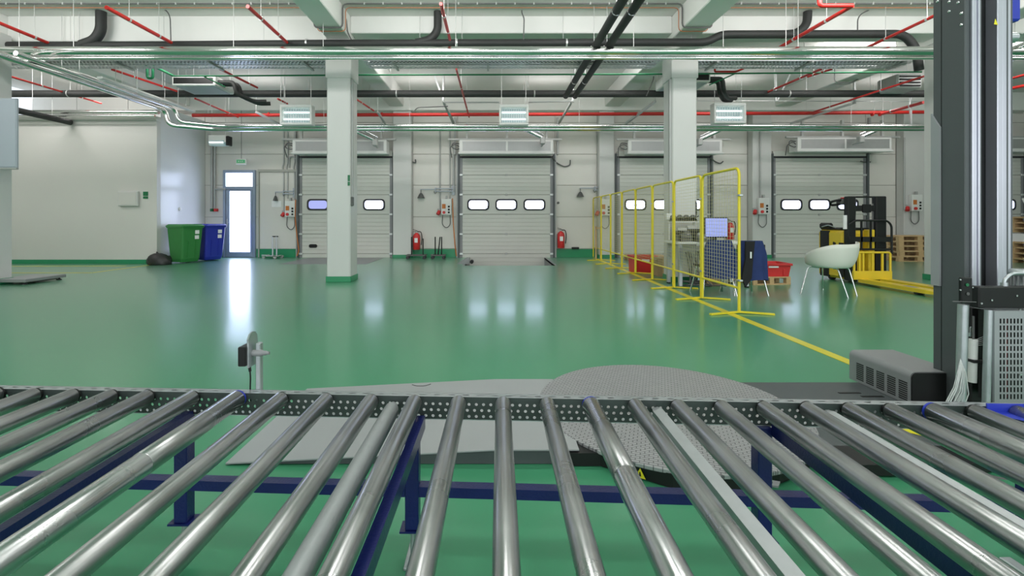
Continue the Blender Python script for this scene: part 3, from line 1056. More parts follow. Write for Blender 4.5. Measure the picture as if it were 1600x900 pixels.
# ================================================================== SERVICES UNDER THE CEILING
SLAB = 5.05
def rods(parent, pts, r=.006, top=SLAB, mt='rod'):
    """hanger rods from a pipe to the slab, each a part"""
    for p in pts:
        p = Vector(p)
        MB().cyl(p, (p.x, p.y, top), r, 6).build('hanger_rod', mt, parent)
def clamp(parent, p, r, axis, w=.03, mt='rod'):
    d = Vector(axis) * w / 2
    MB().tube([Vector(p) - d, Vector(p) + d], r, 14).build('pipe_clamp', mt, parent)

def pipe(name, pts, r, mt, label, bend=.12, n=14, cat='pipe'):
    return tag(MB().tube(fillet(pts, bend), r, n).build(name, mt), label, cat)

# big polished pipe and the thinner one below it, across the hall
YS = 8.0
zb, zs_ = 4.126, 4.010
p1 = pipe('insulated_pipe', [(-13.5, YS, zb), (12.5, YS, zb)], .084, 'silver', 'thick polished silver pipe crossing the hall in front of the column tops', n=24)
rods(p1, [P(px, 75, YS) for px in (30, 115, 365, 505, 712, 990, 1130, 1228, 1247)])
for px in (30, 228, 530, 830, 1008, 1104, 1380):
    clamp(p1, P(px, 80.5, YS), .0855, (1, 0, 0), .02, 'silver')
p2 = pipe('thin_pipe', [(-13.5, YS, zs_), (12.5, YS, zs_)], .027, 'silver', 'thin polished pipe just below the thick silver pipe', n=16)
# black insulated pipe with risers into the slab
YB = 8.5
def B(px, py): return P(px, py, YB)
bk = pipe('black_pipe', [B(-150, 72), B(240, 71), B(500, 68.5), B(1000, 66.5), B(1104, 66.5), B(1126, 54), B(1412, 53), B(1432, 76), B(1436, 110)], .073, 'foam', 'black insulated pipe above the thick silver pipe, stepping up at right', .18, 16)
for (q, r) in (([B(158, 15), B(158, 48), B(148, 63), B(128, 70)], .088), ([B(684, 16), B(684, 48), B(673, 62), B(650, 67)], .074), ([B(1262, 18), B(1261, 38), B(1246, 52), B(1222, 54)], .074)):
    MB().tube(fillet(q, .25), r, 14).build('riser', 'foam', bk)
rods(bk, [B(px, 62) for px in (110, 124, 256, 412, 656, 722, 880, 1080)], .005)
for px in (714, 885, 480):
    clamp(bk, B(px, 67.5), .079, (1, 0, 0), .03)
# two black pipes running the length of the hall
for k, (ratio, lab) in enumerate(((.5965, 'left one of the two parallel black pipes running away from the camera'), (.6725, 'right one of the two parallel black pipes running away from the camera'))):
    X = ratio * 3.06
    o = pipe('black_pipe', [(X, -2, 4.27), (X, 11.46, 4.27)], .068, 'foam', lab, n=16)
    for yy in (6.75, 8.25, 10.2):
        clamp(o, (X, yy, 4.27), .071, (0, 1, 0), .03, 'chrome')
        rods(o, [(X, yy, 4.34)], .006)
# second black cross pipe further back
YC = 11.6
bz = EYE + 195.5 * YC / F
b2 = pipe('black_pipe', [(-13.5, YC, bz), (12.0, YC, bz)], .088, 'foam', 'long black insulated pipe crossing behind the columns', n=16)
rods(b2, [P(px, 141, YC) for px in (110, 214, 440, 482, 824, 905, 1260, 1360)], .006)
for px in (108, 210, 620, 835, 1232):
    clamp(b2, P(px, 146.5, YC), .092, (1, 0, 0), .03, 'conduit')
# short black pipe entering the low room
zq = 1.2 + 150 * 12.26 / F
Xq = -4.38 * (zq - 1.2)
o = pipe('black_pipe', [(Xq, 8.6, zq), (Xq, 12.2, zq)], .075, 'foam', 'short black pipe running into the wall of the low left room', n=14)
rods(o, [(Xq, 10.6, zq + .07), (Xq, 11.2, zq + .07), (Xq, 11.7, zq + .07)], .005)
# silver pipes over the low room
for k, (py, r, lab) in enumerate(((175, .055, 'upper silver pipe along the top of the low left room'), (181, .028, 'lower thin silver pipe along the top of the low left room'))):
    o = pipe('silver_pipe', [P(-60, py, 11.9), P(248 - 6 * k, py, 11.9)], r, 'silver', lab, n=12)
    rods(o, [P(120, py, 11.9), P(200, py, 11.9)], .005)

# pair of silver pipes coming from the left, dropping and turning along the dock wall
for k, (dx, lab) in enumerate(((0.0, 'left one of two silver pipes dropping beside the low room'), (.33, 'right one of two silver pipes dropping beside the low room'))):
    X = -8.10 + dx
    yE = 11.85 - .12 * k
    ze = EYE + (VY - (201.5 - 4.5 * k)) * yE / F
    pts = [(X, 7.45, 3.9), (X, yE - .55, 3.9), (X + .05, yE - .5, ze), (X + .85, yE, ze), (11.9, yE, ze)]
    o = pipe('silver_pipe', pts, .062 - .02 * k, 'silver', lab, .16, 16)
    for yy in (8.6, 10.0, 11.3):
        rods(o, [(X, yy, 3.95)], .006)
    for px in (506, 640, 905, 1150, 1330):
        rods(o, [P(px, 198, yE)], .005)
# added white strip that copies a highlight over that pair, no lamp
st = thing('highlight_strip', (-7.7, 8.6, 4.15), 'long white strip shaped as a highlight above the two silver pipes at left', 'lamp')
za = 4.02
Xa = -3.0 * (za - 1.2) + .55
MB().box(Xa - .06, Xa + .06, 9.2, 12.1, za, za + .05, .01).build('housing', 'whitebox', st)
MB().box(Xa - .045, Xa + .045, 9.25, 10.9, za - .02, za, .006).build('diffuser', 'signwhite', st)
rods(st, [(Xa, 9.6, za + .05), (Xa, 11.8, za + .05)], .005)

# perforated cable trays: two strips side by side
YT, ZTr = 9.17, 4.365
def tray(x0, x1, lab):
    r = thing('cable_tray', ((x0 + x1) / 2, YT + .24, ZTr), lab, 'cable tray')
    L_ = x1 - x0
    for (y0_, w) in ((YT, .23), (YT + .26, .22)):
        m = MB()
        nu = int(L_ / .075)
        m.perf((x0, y0_, ZTr), (1, 0, 0), (0, 1, 0), nu, 4, L_ / nu, w / 4, .025, .019, round_hole=False, stagger=True)
        m.build('tray_bottom', 'tray', r)
        MB().box(x0, x1, y0_ - .003, y0_, ZTr, ZTr + .06).build('tray_side', 'tray', r)
        MB().box(x0, x1, y0_ + w, y0_ + w + .003, ZTr, ZTr + .06).build('tray_side', 'tray', r)
    for k in range(3):
        y_ = YT + .05 + k * .06
        MB().tube([(x0 + .1, y_, ZTr + .03), (x1 - .1, y_, ZTr + .03)], .014, 6).build('tray_cable', 'wire', r)
    x = x0 + .6
    while x < x1:
        MB().box(x - .02, x + .02, YT - .03, YT + .52, ZTr - .04, ZTr - .005).build('tray_bracket', 'conduit', r)
        MB().cyl((x, YT + .245, ZTr), (x, YT + .245, SLAB), .006, 6).build('hanger_rod', 'rod', r)
        x += 1.9
    return r
tray(-12.0, -3.2, 'perforated cable tray left of the middle column')
tray(-2.6, 3.35, 'perforated cable tray between the two middle columns')
tray(3.9, 8.5, 'perforated cable tray right of the fence column')

# green pipe with a U-shaped drop at left
YG = 10.0
gpts = [P(272, 119, YG), P(560, 117.3, YG), P(1000, 116, YG), P(1440, 112.5, YG)]
o = pipe('green_pipe', gpts, .018, 'green', 'thin green pipe with a U-shaped drop at its left end', .06, 8)
MB().tube(fillet([P(220, 97, YG), P(230, 102, YG), P(230, 122, YG), P(239, 122.5, YG), P(239, 103, YG), P(272, 119, YG)], .05), .026, 10).build('u_bend', 'green', o)
MB().tube([P(318, 119, YG), P(352, 136, 10.2)], .014, 8).build('branch', 'green', o)
MB().tube([P(1150, 114.5, YG), P(1108, 133, 10.3)], .014, 8).build('branch', 'green', o)
rods(o, [P(px, 117, YG) for px in (235, 440, 610, 825, 905, 1256)], .004)

# red sprinkler main along the dock wall and its branches
YR = 13.1
def R_(px, py): return P(px, py, YR)
rm = pipe('sprinkler_pipe', [R_(301, 180.3), R_(800, 178.8), R_(1250, 177), R_(1470, 175)], .05, 'red', 'thick red sprinkler main along the top of the dock wall', .05, 14)
rods(rm, [R_(px, 179) for px in (325, 352, 640, 1260, 1366, 1424)], .006)
for px in (420, 597, 1363, 1375):
    clamp(rm, R_(px, 178.5), .056, (1, 0, 0), .03, 'red')
ZR = 4.5
def branch(p, q, lab, zr=ZR, r=.03, mt='red', elbow=0, drop=False):
    """pipe along the hall through two points seen on the level plane zr"""
    dz = zr - EYE
    ya, yb = F * dz / (VY - p[1]), F * dz / (VY - q[1])
    xa, xb = (p[0] - VX) * ya / F, (q[0] - VX) * yb / F
    pts = [(xa, ya, zr), (xb, yb, zr)]
    if elbow:
        pts = [(xa, ya, SLAB - .02)] + pts
    o = pipe('sprinkler_pipe', pts, r, mt, lab, .06, 10)
    d = Vector((xb - xa, yb - ya, 0))
    for t in (.3, .75):
        c = Vector((xa, ya, zr)) + d * t
        rods(o, [c], .005)
        clamp(o, c, r + .005, d.normalized(), .03, 'rod')
    return o
branch((-60, 12), (85, 71), 'red sprinkler branch at the top left corner', 4.45)
branch((166, 11.5), (271, 68.5), 'red sprinkler branch beside the left black riser', 4.45, .032)
branch((387, 10), (448, 66), 'red sprinkler branch above the first dock door', 4.45, .03)
branch((689, 6), (703, 62), 'red sprinkler branch beside the middle black riser', 4.45, .026)
o = branch((1332, 9), (1216, 75.5), 'red sprinkler branch with an elbow at the top right', 4.45, .032)
dzz = 4.45 - EYE
ye = F * dzz / (VY - 9)
xe = (1332 - VX) * ye / F
MB().tube(fillet([(xe, ye, 4.45), (xe - .50, ye, 4.45), (xe - .54, ye, SLAB)], .05), .032, 10).build('elbow', 'red', o)
branch((1500, 6), (1353, 75), 'bright red sprinkler branch next to the wrapper mast', 4.45, .026)
branch((16, 119.5), (158, 161.5), 'red sprinkler branch below the tray at far left', 4.4, .024)
branch((175, 108.5), (276, 142.5), 'red sprinkler branch left of the ventilation unit', 4.4, .026)
branch((305, 154), (372, 183), 'red sprinkler branch dropping to the main beside the exit sign', 4.1, .024)
branch((344, 108), (402, 137), 'red sprinkler branch behind the left ventilation unit', 4.4, .026)
branch((496, 107), (448, 162) if False else (409, 143), 'red sprinkler branch left of the middle column', 4.4, .022) if False else None
branch((434, 154.5), (449, 162), 'short red sprinkler stub behind the left insect lamp', 4.1, .024)
branch((556, 154.5), (584, 173), 'red sprinkler branch right of the middle column', 4.2, .022)
branch((713, 108), (733, 183), 'red sprinkler branch before the second dock door', 4.2, .022)
branch((1283, 108), (1190, 148), 'bright red sprinkler branch above the fourth dock door', 4.4, .026)
branch((1443, 119.5), (1262, 178), 'dark red sprinkler branch slanting over the pallet truck', 4.2, .024)
branch((1300, 108), (1107, 148) if False else (1262, 120), 'short red sprinkler stub below the right tray', 4.4, .022)
o = pipe('sprinkler_pipe', [P(1117, 108, 9.9), P(1117, 112, 9.9), P(1150, 112, 9.9), P(1162, 107, 9.9)], .022, 'red', 'bent red sprinkler tail right of the fence column', .05, 8)
o = branch((1443, 160), (1378, 178), 'red sprinkler tee piece left of the wrapper mast', 4.1, .04)
for px, py in ((1536, 120), (1536, 137)):
    pass
branch((1640, 107), (1560, 128), 'upper red sprinkler branch seen right of the wrapper mast', 4.4, .028)
branch((1640, 126), (1560, 142), 'lower red sprinkler branch seen right of the wrapper mast', 4.3, .034)
for k, (a_, b_) in enumerate((((1640, 52), (1570, 83)), ((1640, 68), (1570, 97)))):
    branch(a_, b_, ('upper silver pipe seen right of the wrapper mast', 'lower silver pipe seen right of the wrapper mast')[k], 4.2, .045, 'silver')

# cables clipped under the slab, dropping round the lengthwise beams
def slab_cable(Y, z, r, mt, lab, clip):
    pts = [(-13.5, Y, z)]
    for (a, b) in BX:
        pts += [(a - .03, Y, z), (a - .03, Y, 4.60), (b + .03, Y, 4.60), (b + .03, Y, z)]
    pts += [(14, Y, z)]
    o = tag(MB().tube(fillet(pts, .08, 3), r, 6).build('ceiling_cable', mt), lab, 'cable')
    if clip:
        x = -12.0
        while x < 9.5:
            if not any(a - .1 < x < b + .1 for a, b in BX):
                MB().box(x - .012, x + .012, Y - .016, Y + .016, z - .016, SLAB, .003).build('cable_clip', 'rod', o)
            x += .335
    return o
slab_cable(8.14, 5.025, .014, 'wire', 'dark cable clipped under the ceiling slab near the top edge', True)
slab_cable(8.30, 5.03, .008, 'copper', 'orange wire under the ceiling slab beside the dark cable', False)
for k, (q, lab) in enumerate((([(228, -12), (240, 6), (262, 18), (266, 28), (267, 66)], 'dark cable drop between two red pipes at upper left'), ([(817, -10), (815, 20), (819, 28), (818, 62)], 'dark cable drop above the second dock door'), ([(1388, -6), (1365, 12), (1345, 22), (1340, 30), (1340, 50)], 'dark cable drop at the upper right'), ([(532, 12), (541, 28), (543, 50), (549, 62)], 'dark cable drop beside the middle beam'))):
    tag(MB().tube(fillet([P(a, b, 8.45) for a, b in q], .06), .011, 6).build('ceiling_cable', 'wire'), lab, 'cable')

# ventilation units with black connections
def vent_unit(cx, cy, z, lab, flip=1):
    r = thing('ventilation_unit', (cx, cy, z), lab, 'ventilation unit')
    MB().box(cx - .5, cx + .5, cy - .4, cy + .4, z, z + .24, .02).build('casing', 'whitebox', r)
    MB().box(cx - .46, cx + .46, cy - .412, cy - .4, z + .04, z + .18, .004).build('air_outlet', 'black', r)
    MB().box(cx - .44, cx + .44, cy - .34, cy + .34, z - .012, z, .004).build('bottom_panel', 'bluegrey', r)
    for k in range(2):
        s = flip
        MB().tube(fillet([(cx + s * .5, cy - .25 + .2 * k, z + .12), (cx + s * .85, cy - .25 + .2 * k, z + .12), (cx + s * .9, cy - .2 + .2 * k, z - .15), (cx + s * 1.15, cy + .1 + .2 * k, z - .25), (cx + s * 1.4, cy + .2 + .2 * k, z - .22)], .1), .05, 10).build('duct_hose', 'foam', r)
    rods(r, [(cx - .45, cy + .3, z + .24), (cx + .45, cy + .3, z + .24)], .006)
vu = P(302, 128, 10.6)
vent_unit(vu.x, 11.0, vu.z - .08, 'flat ventilation unit with black hoses at the upper left')
vu = P(1070, 128, 10.6)
vent_unit(vu.x + .1, 11.0, vu.z, 'flat ventilation unit with black hoses behind the fence column')
vu = P(1425, 128, 11)
r = thing('ventilation_unit', (vu.x, 11.3, vu.z - .2), 'grey fan coil unit hanging left of the wrapper mast', 'ventilation unit')
MB().box(vu.x - .35, vu.x + .25, 11.0, 11.6, vu.z - .15, vu.z + .2, .03).build('casing', 'conduit', r)
for k in range(4):
    MB().box(vu.x - .3, vu.x + .2, 10.985, 11.0, vu.z - .11 + k * .075, vu.z - .07 + k * .075).build('fin', 'darkgap', r)
rods(r, [(vu.x - .2, 11.3, vu.z + .2), (vu.x + .15, 11.3, vu.z + .2)], .006)

# steel strut hangers
def strut(pts, lab, w=.045, mt='tray'):
    m = MB()
    for a, b in zip(pts[:-1], pts[1:]):
        m.obox(a, b, w, w)
    o = tag(m.build('support_strut', mt), lab, 'strut')
    rods(o, [pts[0]], .007)
    return o
YV = 12.2
def V(px, py, y=YV): return P(px, py, y)
strut([V(674, 105), V(691, 152)], 'white slanted strut before the second dock door')
strut([V(692.5, 105), V(692.5, 160)], 'white upright strut before the second dock door', .05)
strut([V(694, 160), V(780, 160)], 'level steel strut left of the middle insect lamp', .03)
strut([V(826, 160), V(896, 158)], 'level steel strut right of the middle insect lamp', .03)
strut([V(895, 105), V(895, 160)], 'white upright strut between the black pipes and the fence column', .05)
strut([V(1090, 157.5), V(1440, 158.5)], 'level steel strut behind the right insect lamp', .02)
strut([V(1212, 105), V(1212, 158)], 'white upright strut right of the right insect lamp', .04)
strut([V(1238, 108), V(1214, 158)], 'white slanted strut right of the right insect lamp', .035)
strut([V(1335, 125), V(1335, 162)], 'steel strut upright in the middle of the right bay', .04)
strut([V(1423, 144), V(1423, 195)], 'white upright strut left of the wrapper mast', .04)
strut([P(590, 175, 12.3), P(602, 193, 13.4)], 'slanted dark strut right of the middle column', .05, 'conduit')
strut([P(694, 161, 12.2), P(709, 193, 13.6)], 'slanted dark strut at the upper left of the second dock door', .06, 'conduit')
strut([P(892, 161, 12.2), P(873, 193, 13.6)], 'slanted dark strut at the upper right of the second dock door', .05, 'conduit')
strut([P(1024, 158, 12.2), P(978, 193, 13.7)], 'slanted steel strut above the third dock door', .06)
strut([P(1337, 160, 12.2), P(1235, 193, 13.7)], 'slanted steel strut above the fourth dock door', .05)
strut([P(400, 175, 12.6), P(437, 194, 13.4)], 'slanted steel strut left of the left insect lamp', .05)
for (q, lab) in (([(1017, 122), (1019, 110), (1022, 122), (1010, 150)], 'loop of dark cable left of the fence column'), ([(1304, 108), (1304, 128), (1330, 129), (1342, 123)], 'thin dark wire bracket in the right bay'), ([(646, 175), (652, 168), (700, 166)], 'thin dark cable above the sprinkler main')):
    tag(MB().tube(fillet([P(a, b, 11.2) for a, b in q], .08), .012, 6).build('hanging_cable', 'wire'), lab, 'cable')

# hanging insect lamps with glowing tubes
def insect_lamp(px0, px1, py0, py1, Y, lab, small=False):
    a, b = P(px0, py1, Y), P(px1, py0, Y)
    w, h = b.x - a.x, b.z - a.z
    r = thing('insect_lamp', ((a.x + b.x) / 2, Y + .12, a.z), lab, 'lamp', 'hanging insect lamps')
    x0, x1, z0, z1 = a.x, b.x, a.z, b.z
    fw = .055 if not small else .03
    MB().box(x0, x1, Y, Y + .22, z1 - fw * 1.3, z1, .01).build('housing_top', 'whitebox', r)
    MB().box(x0, x1, Y, Y + .22, z0, z0 + fw, .01).build('housing_bottom', 'whitebox', r)
    MB().box(x0, x0 + fw, Y, Y + .22, z0 + fw, z1 - fw * 1.3, .006).build('housing_side', 'whitebox', r)
    MB().box(x1 - fw, x1, Y, Y + .22, z0 + fw, z1 - fw * 1.3, .006).build('housing_side', 'whitebox', r)
    MB().box(x0 + fw, x1 - fw, Y + .17, Y + .2, z0 + fw, z1 - fw * 1.3).build('reflector', 'lampback', r)
    for t in (.28, .72):
        z = z0 + fw + (h - fw * 2.3) * t
        MB().tube([(x0 + fw + .01, Y + .11, z), (x1 - fw - .01, Y + .11, z)], .022 if not small else .018, 12).build('lamp_tube', 'tube', r)
    n_ = 11
    for k in range(n_):
        x = x0 + fw + (w - 2 * fw) * (k + .5) / n_
        MB().box(x - .003, x + .003, Y + .01, Y + .02, z0 + fw, z1 - fw * 1.3).build('guard_bar', 'rod', r)
    rods(r, [(x0 + .06, Y + .11, z1), (x1 - .06, Y + .11, z1)], .007)
    return r
insect_lamp(437, 487, 163, 195, 11.2, 'glowing box lamp hanging left of the middle column')
insect_lamp(780, 826, 163, 195, 11.2, 'glowing box lamp hanging before the second dock door')
insect_lamp(1116, 1166, 160.5, 192.5, 11.2, 'glowing box lamp hanging right of the fence column')
il = thing('insect_lamp', P(340, 227, 13.2), 'small white box lamp with black end cap above the entrance door', 'lamp', 'hanging insect lamps')
a, b = P(325, 227, 13.2), P(352, 211, 13.2)
MB().box(a.x, b.x, 13.2, 13.45, a.z + .08, b.z, .02).build('housing', 'whitebox', il)
MB().box(a.x + .03, b.x - .03, 13.19, 13.40, a.z, a.z + .15, .01).build('diffuser', 'lampback', il)
MB().tube([(a.x + .05, 13.18, a.z + .08), (b.x - .05, 13.18, a.z + .08)], .02, 10).build('lamp_tube', 'tube', il)
MB().box(b.x, b.x + .08, 13.22, 13.42, a.z, b.z - .02, .01).build('end_cap', 'black', il)
MB().box(a.x - .04, a.x, 13.22, 13.42, a.z + .05, b.z + .05, .01).build('bracket', 'conduit', il)
rods(il, [(a.x + .05, 13.3, b.z), (b.x - .05, 13.3, b.z)], .006)

# ================================================================== DOCK WALL EQUIPMENT
DZ = [-0.26, 0.12, 0.73, 1.34, 1.95, 2.56, 3.09]
def dock_door():
    """sectional door, origin at floor level in the middle, face towards -Y"""
    r = thing('dock_door', (0, 0, 0), '', 'dock door', 'sectional dock doors')
    Wd = 1.42
    yf, yb = 0.0, .05
    for k, (z0, z1) in enumerate(zip(DZ[:-1], DZ[1:])):
        # ribbed section, profile in (y, z)
        prof = [(yb, z0 + .004), (yf + .008, z0 + .004), (yf, z0 + .012)]
        h = z1 - z0
        if k != 3:
            nr = 4 if h > .45 else 2
            for j in range(1, nr + 1):
                zz = z0 + h * j / (nr + 1)
                prof += [(yf, zz - .008), (yf + .012, zz - .004), (yf + .012, zz + .004), (yf, zz + .008)]
        prof += [(yf, z1 - .012), (yf + .008, z1 - .004), (yb, z1 - .004)]
        MB().prism(prof, 0, -Wd, Wd).build('section', 'door', r)
    MB().box(-Wd, Wd, .055, .07, DZ[0], DZ[-1]).build('joint_backing', 'darkgap', r)
    for wx in (-.87, 0, .87):
        outer, inner = rrect(.68, .355, .11), rrect(.575, .255, .085)
        m = MB()
        n_ = len(outer)
        zc = 1.64
        vs = [(wx + a, -.016, zc + b) for a, b in outer] + [(wx + a, -.022, zc + b) for a, b in inner] + [(wx + a, 0.001, zc + b) for a, b in outer] + [(wx + a, -.004, zc + b) for a, b in inner]
        fs = []
        for k in range(n_):
            k2 = (k + 1) % n_
            fs += [(k, k2, n_ + k2, n_ + k), (2 * n_ + k, 2 * n_ + k2, k2, k), (n_ + k, n_ + k2, 3 * n_ + k2, 3 * n_ + k)]
        m.add(vs, fs)
        w = m.build('window', 'rubber', r)
        MB().add([(wx + a, -.005, zc + b) for a, b in inner], [tuple(range(n_))]).build('pane', 'daypane', w)
    for s in (-1, 1):
        MB().box(s * (Wd - .06), s * (Wd + .025), -.012, .05, 0.0, 3.1, .003).build('edge_strip', 'midgrey', r)
        MB().box(s * (Wd + .025), s * (Wd + .085), -.06, .08, 0.0, 3.22, .004).build('guide_rail', 'slate', r)
        MB().box(s * (Wd + .085), s * (Wd + .13), -.02, .09, 0.0, 3.22, .004).build('jamb_post', 'conduit', r)
        for z in DZ[1:-1]:
            q = s * (Wd - .02)
            MB().box(min(q - .055, q + .055), max(q - .055, q + .055), -.04, 0.0, z - .03, z + .03, .006).build('side_hinge', 'tray', r)
    for z in DZ[1:-1]:
        MB().box(-.035, .035, -.014, 0, z - .03, z + .03, .005).build('middle_hinge', 'conduit', r)
    MB().box(-Wd - .02, Wd + .02, -.035, .04, 3.09, 3.14, .004).build('top_seal', 'rubber', r)
    MB().box(-Wd - .02, Wd + .02, -.02, .06, 3.14, 3.30, .004).build('lintel_panel', 'door', r)
    m = MB().prism([(-1.02 + a, .36 + b) for a, b in rrect(.25, .11, .05)], 1, -.02, .001)
    m.build('lift_handle', 'black', r)
    return r
dd = dock_door()
dlab = ['white sectional dock door behind the middle column', 'white sectional dock door in the centre, over the lowered leveller', 'white sectional dock door behind the mesh fence', 'white sectional dock door behind the yellow pallet truck', 'white sectional dock door hidden behind the wrapper mast']
doors = []
for i, X in enumerate(DOORX):
    o = dd if i == 0 else dup(dd)
    o.location = (X, WY - .115, 0)
    o['label'] = dlab[i]
    doors.append(o)
for o in doors[1:]:
    for ch in list(o.children):
        if ch.name.startswith('lift_handle'):
            bpy.data.objects.remove(ch)
# the leftmost pane looks out on a blue trailer
for w in doors[0].children:
    if w.name.startswith('window') and w.children[0].data.vertices[0].co.x < -.4:
        pn = w.children[0]
        pn.data = pn.data.copy()
        pn.data.materials[0] = M['bluepane']
# raised-level leveller deck before the first door
lv = tag(MB().box(-5.65, -3.35, 12.1, 14.1, -.02, .006, .002).build('leveller_deck', 'deck'), 'grey steel dock leveller deck flush with the floor at the first door', 'dock leveller')
lv2 = tag(MB().box(13.9, 16.1, 12.9, 14.1, -.02, .006, .002).box(12.0, 13.9, 13.0, 13.5, -.02, .006).build('leveller_deck', 'deck'), 'grey steel dock leveller deck beside the pallet stack', 'dock leveller')
bump = thing('pit_wedge', (-.56, 11.95, 0), 'small grey wedge with a black roller at the pit corner', 'wheel chock')
MB().prism([(-.95, 0.0), (-.62, 0.0), (-.62, .16), (-.70, .16)], 1, 12.15, 12.4).build('wedge', 'deck', bump)
MB().cyl((-.56, 12.10, .06), (-.56, 12.3, .06), .05, 14).build('roller', 'black', bump)

# air curtains
def air_curtain():
    r = thing('air_curtain', (0, 0, 0), '', 'air curtain', 'air curtains over the dock doors')
    MB().box(-1.42, 1.38, 0, .42, 0, .40, .012).build('casing', 'whitebox', r)
    for (a, b) in ((-1.32, -.03), (.03, 1.30)):
        m = MB()
        nu, nv = 42, 5
        m.perf((a, -.008, .09), (1, 0, 0), (0, 0, 1), nu, nv, (b - a) / nu, .25 / nv, (b - a) / nu * .30, .019, round_hole=False)
        m.box(a - .01, b + .01, -.008, .0, .075, .09).box(a - .01, b + .01, -.008, .0, .34, .355)
        m.build('intake_grille', 'grille', r)
        MB().box(a, b, -.002, -.0005, .09, .34).build('grille_backing', 'conduit', r)
    MB().box(-1.45, 1.41, -.03, .1, -.02, .03, .008).build('outlet_lip', 'whitebox', r)
    for s in (-1.2, .0, 1.2):
        MB().box(s - .03, s + .03, .1, .18, .40, .95).build('suspension_bracket', 'column', r)
    MB().box(-1.75, 1.65, .02, .09, .40, .45).build('carrier_bar', 'conduit', r)
    MB().tube(fillet([(-1.42, .1, .3), (-1.62, .08, .33), (-1.66, .05, .18), (-1.5, .04, .12), (-1.42, .1, .15)], .08), .016, 6).build('connection_cable', 'wire', r)
    MB().tube(fillet([(-1.42, .1, .22), (-1.55, .02, .28), (-1.7, .06, .2), (-1.66, .2, -.1)], .08), .014, 6).build('connection_cable', 'wire', r)
    return r
ac = air_curtain()
acl = ['long white air curtain over the first dock door', 'long white air curtain over the centre dock door', 'long white air curtain over the third dock door', 'long white air curtain over the fourth dock door', 'long white air curtain at the right edge behind the mast']
acx = [-4.55, .42, 5.45, 10.5, 16.1]
for i, X in enumerate(acx):
    o = ac if i == 0 else dup(ac)
    o.location = (X, 13.62, WZ(246) + (.03 if i < 3 else .1))
    o['label'] = acl[i]

# door operators / spotlights beside the air curtains
def operator(px, py, mir, lab):
    q = P(px, py, 13.2)
    s = -1 if mir else 1
    r = thing('door_operator', q, lab, 'door drive', 'chrome door drives')
    a = q + Vector((s * -.55, -.1, .25))
    MB().tube([a, q + Vector((0, 0, 0))], .055, 12).build('motor', 'chrome', r)
    MB().tube([a + Vector((.05, .05, .12)), q + Vector((.05, .1, .1))], .035, 10).build('gearbox', 'chrome', r)
    MB().box(q.x - .07, q.x + .07, q.y - .07, q.y + .1, q.z - .17, q.z + .03, .02).build('shoe', 'conduit', r)
    MB().tube([q + Vector((0, .05, -.15)), q + Vector((0, .3, -.17))], .03, 8).build('mounting_stub', 'conduit', r)
    MB().cyl(a, (a.x, a.y, 5.04), .008, 6).build('hanger_rod', 'rod', r)
    return r
operator(586, 219, False, 'chrome door drive right of the middle column')
operator(848, 216, False, 'chrome door drive on the centre air curtain')
operator(1093, 218, True, 'chrome door drive right of the fence column')
operator(1345, 214, True, 'chrome door drive above the fourth dock door')
for (q, lab) in (([(590, 222), (600, 235), (630, 248), (650, 255), (649, 249)], 'grey cable hanging right of the first dock door'), ([(862, 245), (870, 255), (882, 261), (891, 258), (891, 250)], 'grey cable hanging right of the centre dock door'), ([(1110, 247), (1118, 253), (1126, 256), (1130, 252)], 'grey cable hanging right of the third dock door'), ([(1345, 252), (1355, 254), (1360, 253)], 'grey cable hanging right of the fourth dock door')):
    tag(MB().tube(fillet([P(a, b, 14.0 if k == 0 else 14.25) for k, (a, b) in enumerate(q)], .1), .02, 8).build('wall_cable', 'wire'), lab, 'cable')

# control boxes left of each door
def control_box():
    r = thing('control_box', (0, 0, 0), '', 'control box', 'dock door control boxes')
    MB().box(-.16, .16, -.14, 0, 0, .50, .012).build('enclosure', 'whitebox', r)
    MB().cyl((-.07, -.14, .08), (-.07, -.175, .08), .045, 12).build('red_switch', 'redplastic', r)
    MB().box(-.13, -.02, -.145, -.14, .20, .34).build('orange_label', 'orange', r)
    for z in (.08, .17, .26):
        MB().box(.05, .11, -.155, -.14, z - .028, z + .028, .006).build('push_button', 'black', r)
    MB().box(-.03, .03, -.13, -.05, .50, .60, .01).build('beacon', 'conduit', r)
    MB().tube(fillet([(-.12, -.06, 0), (-.14, -.06, -.3), (0, -.06, -.42), (.12, -.06, -.3), (.11, -.06, 0)], .16), .012, 6).build('loop_cable', 'wire', r)
    MB().cyl((-.27, -.10, .02), (-.22, -.04, .12), .055, 12).build('red_socket', 'redplastic', r)
    MB().box(-.29, -.20, -.05, 0, .08, .2, .01).build('socket_base', 'conduit', r)
    return r
cb = control_box()
cbl = ['control box with red switch left of the first dock door', 'control box with red switch left of the centre dock door', 'control box with red switch on the pilaster behind the fence', 'control box with red switch left of the fourth dock door', 'control box with red switch above the pallet stack']
for i, (px, py, Y) in enumerate(((456, 339, WY), (698, 336, WY), (945, 337, 14.02), (1190, 335, 14.02), (1427, 330, 14.02))):
    o = cb if i == 0 else dup(cb)
    q = P(px, py, Y)
    o.location = (q.x, Y - .002, q.z)
    o['label'] = cbl[i]

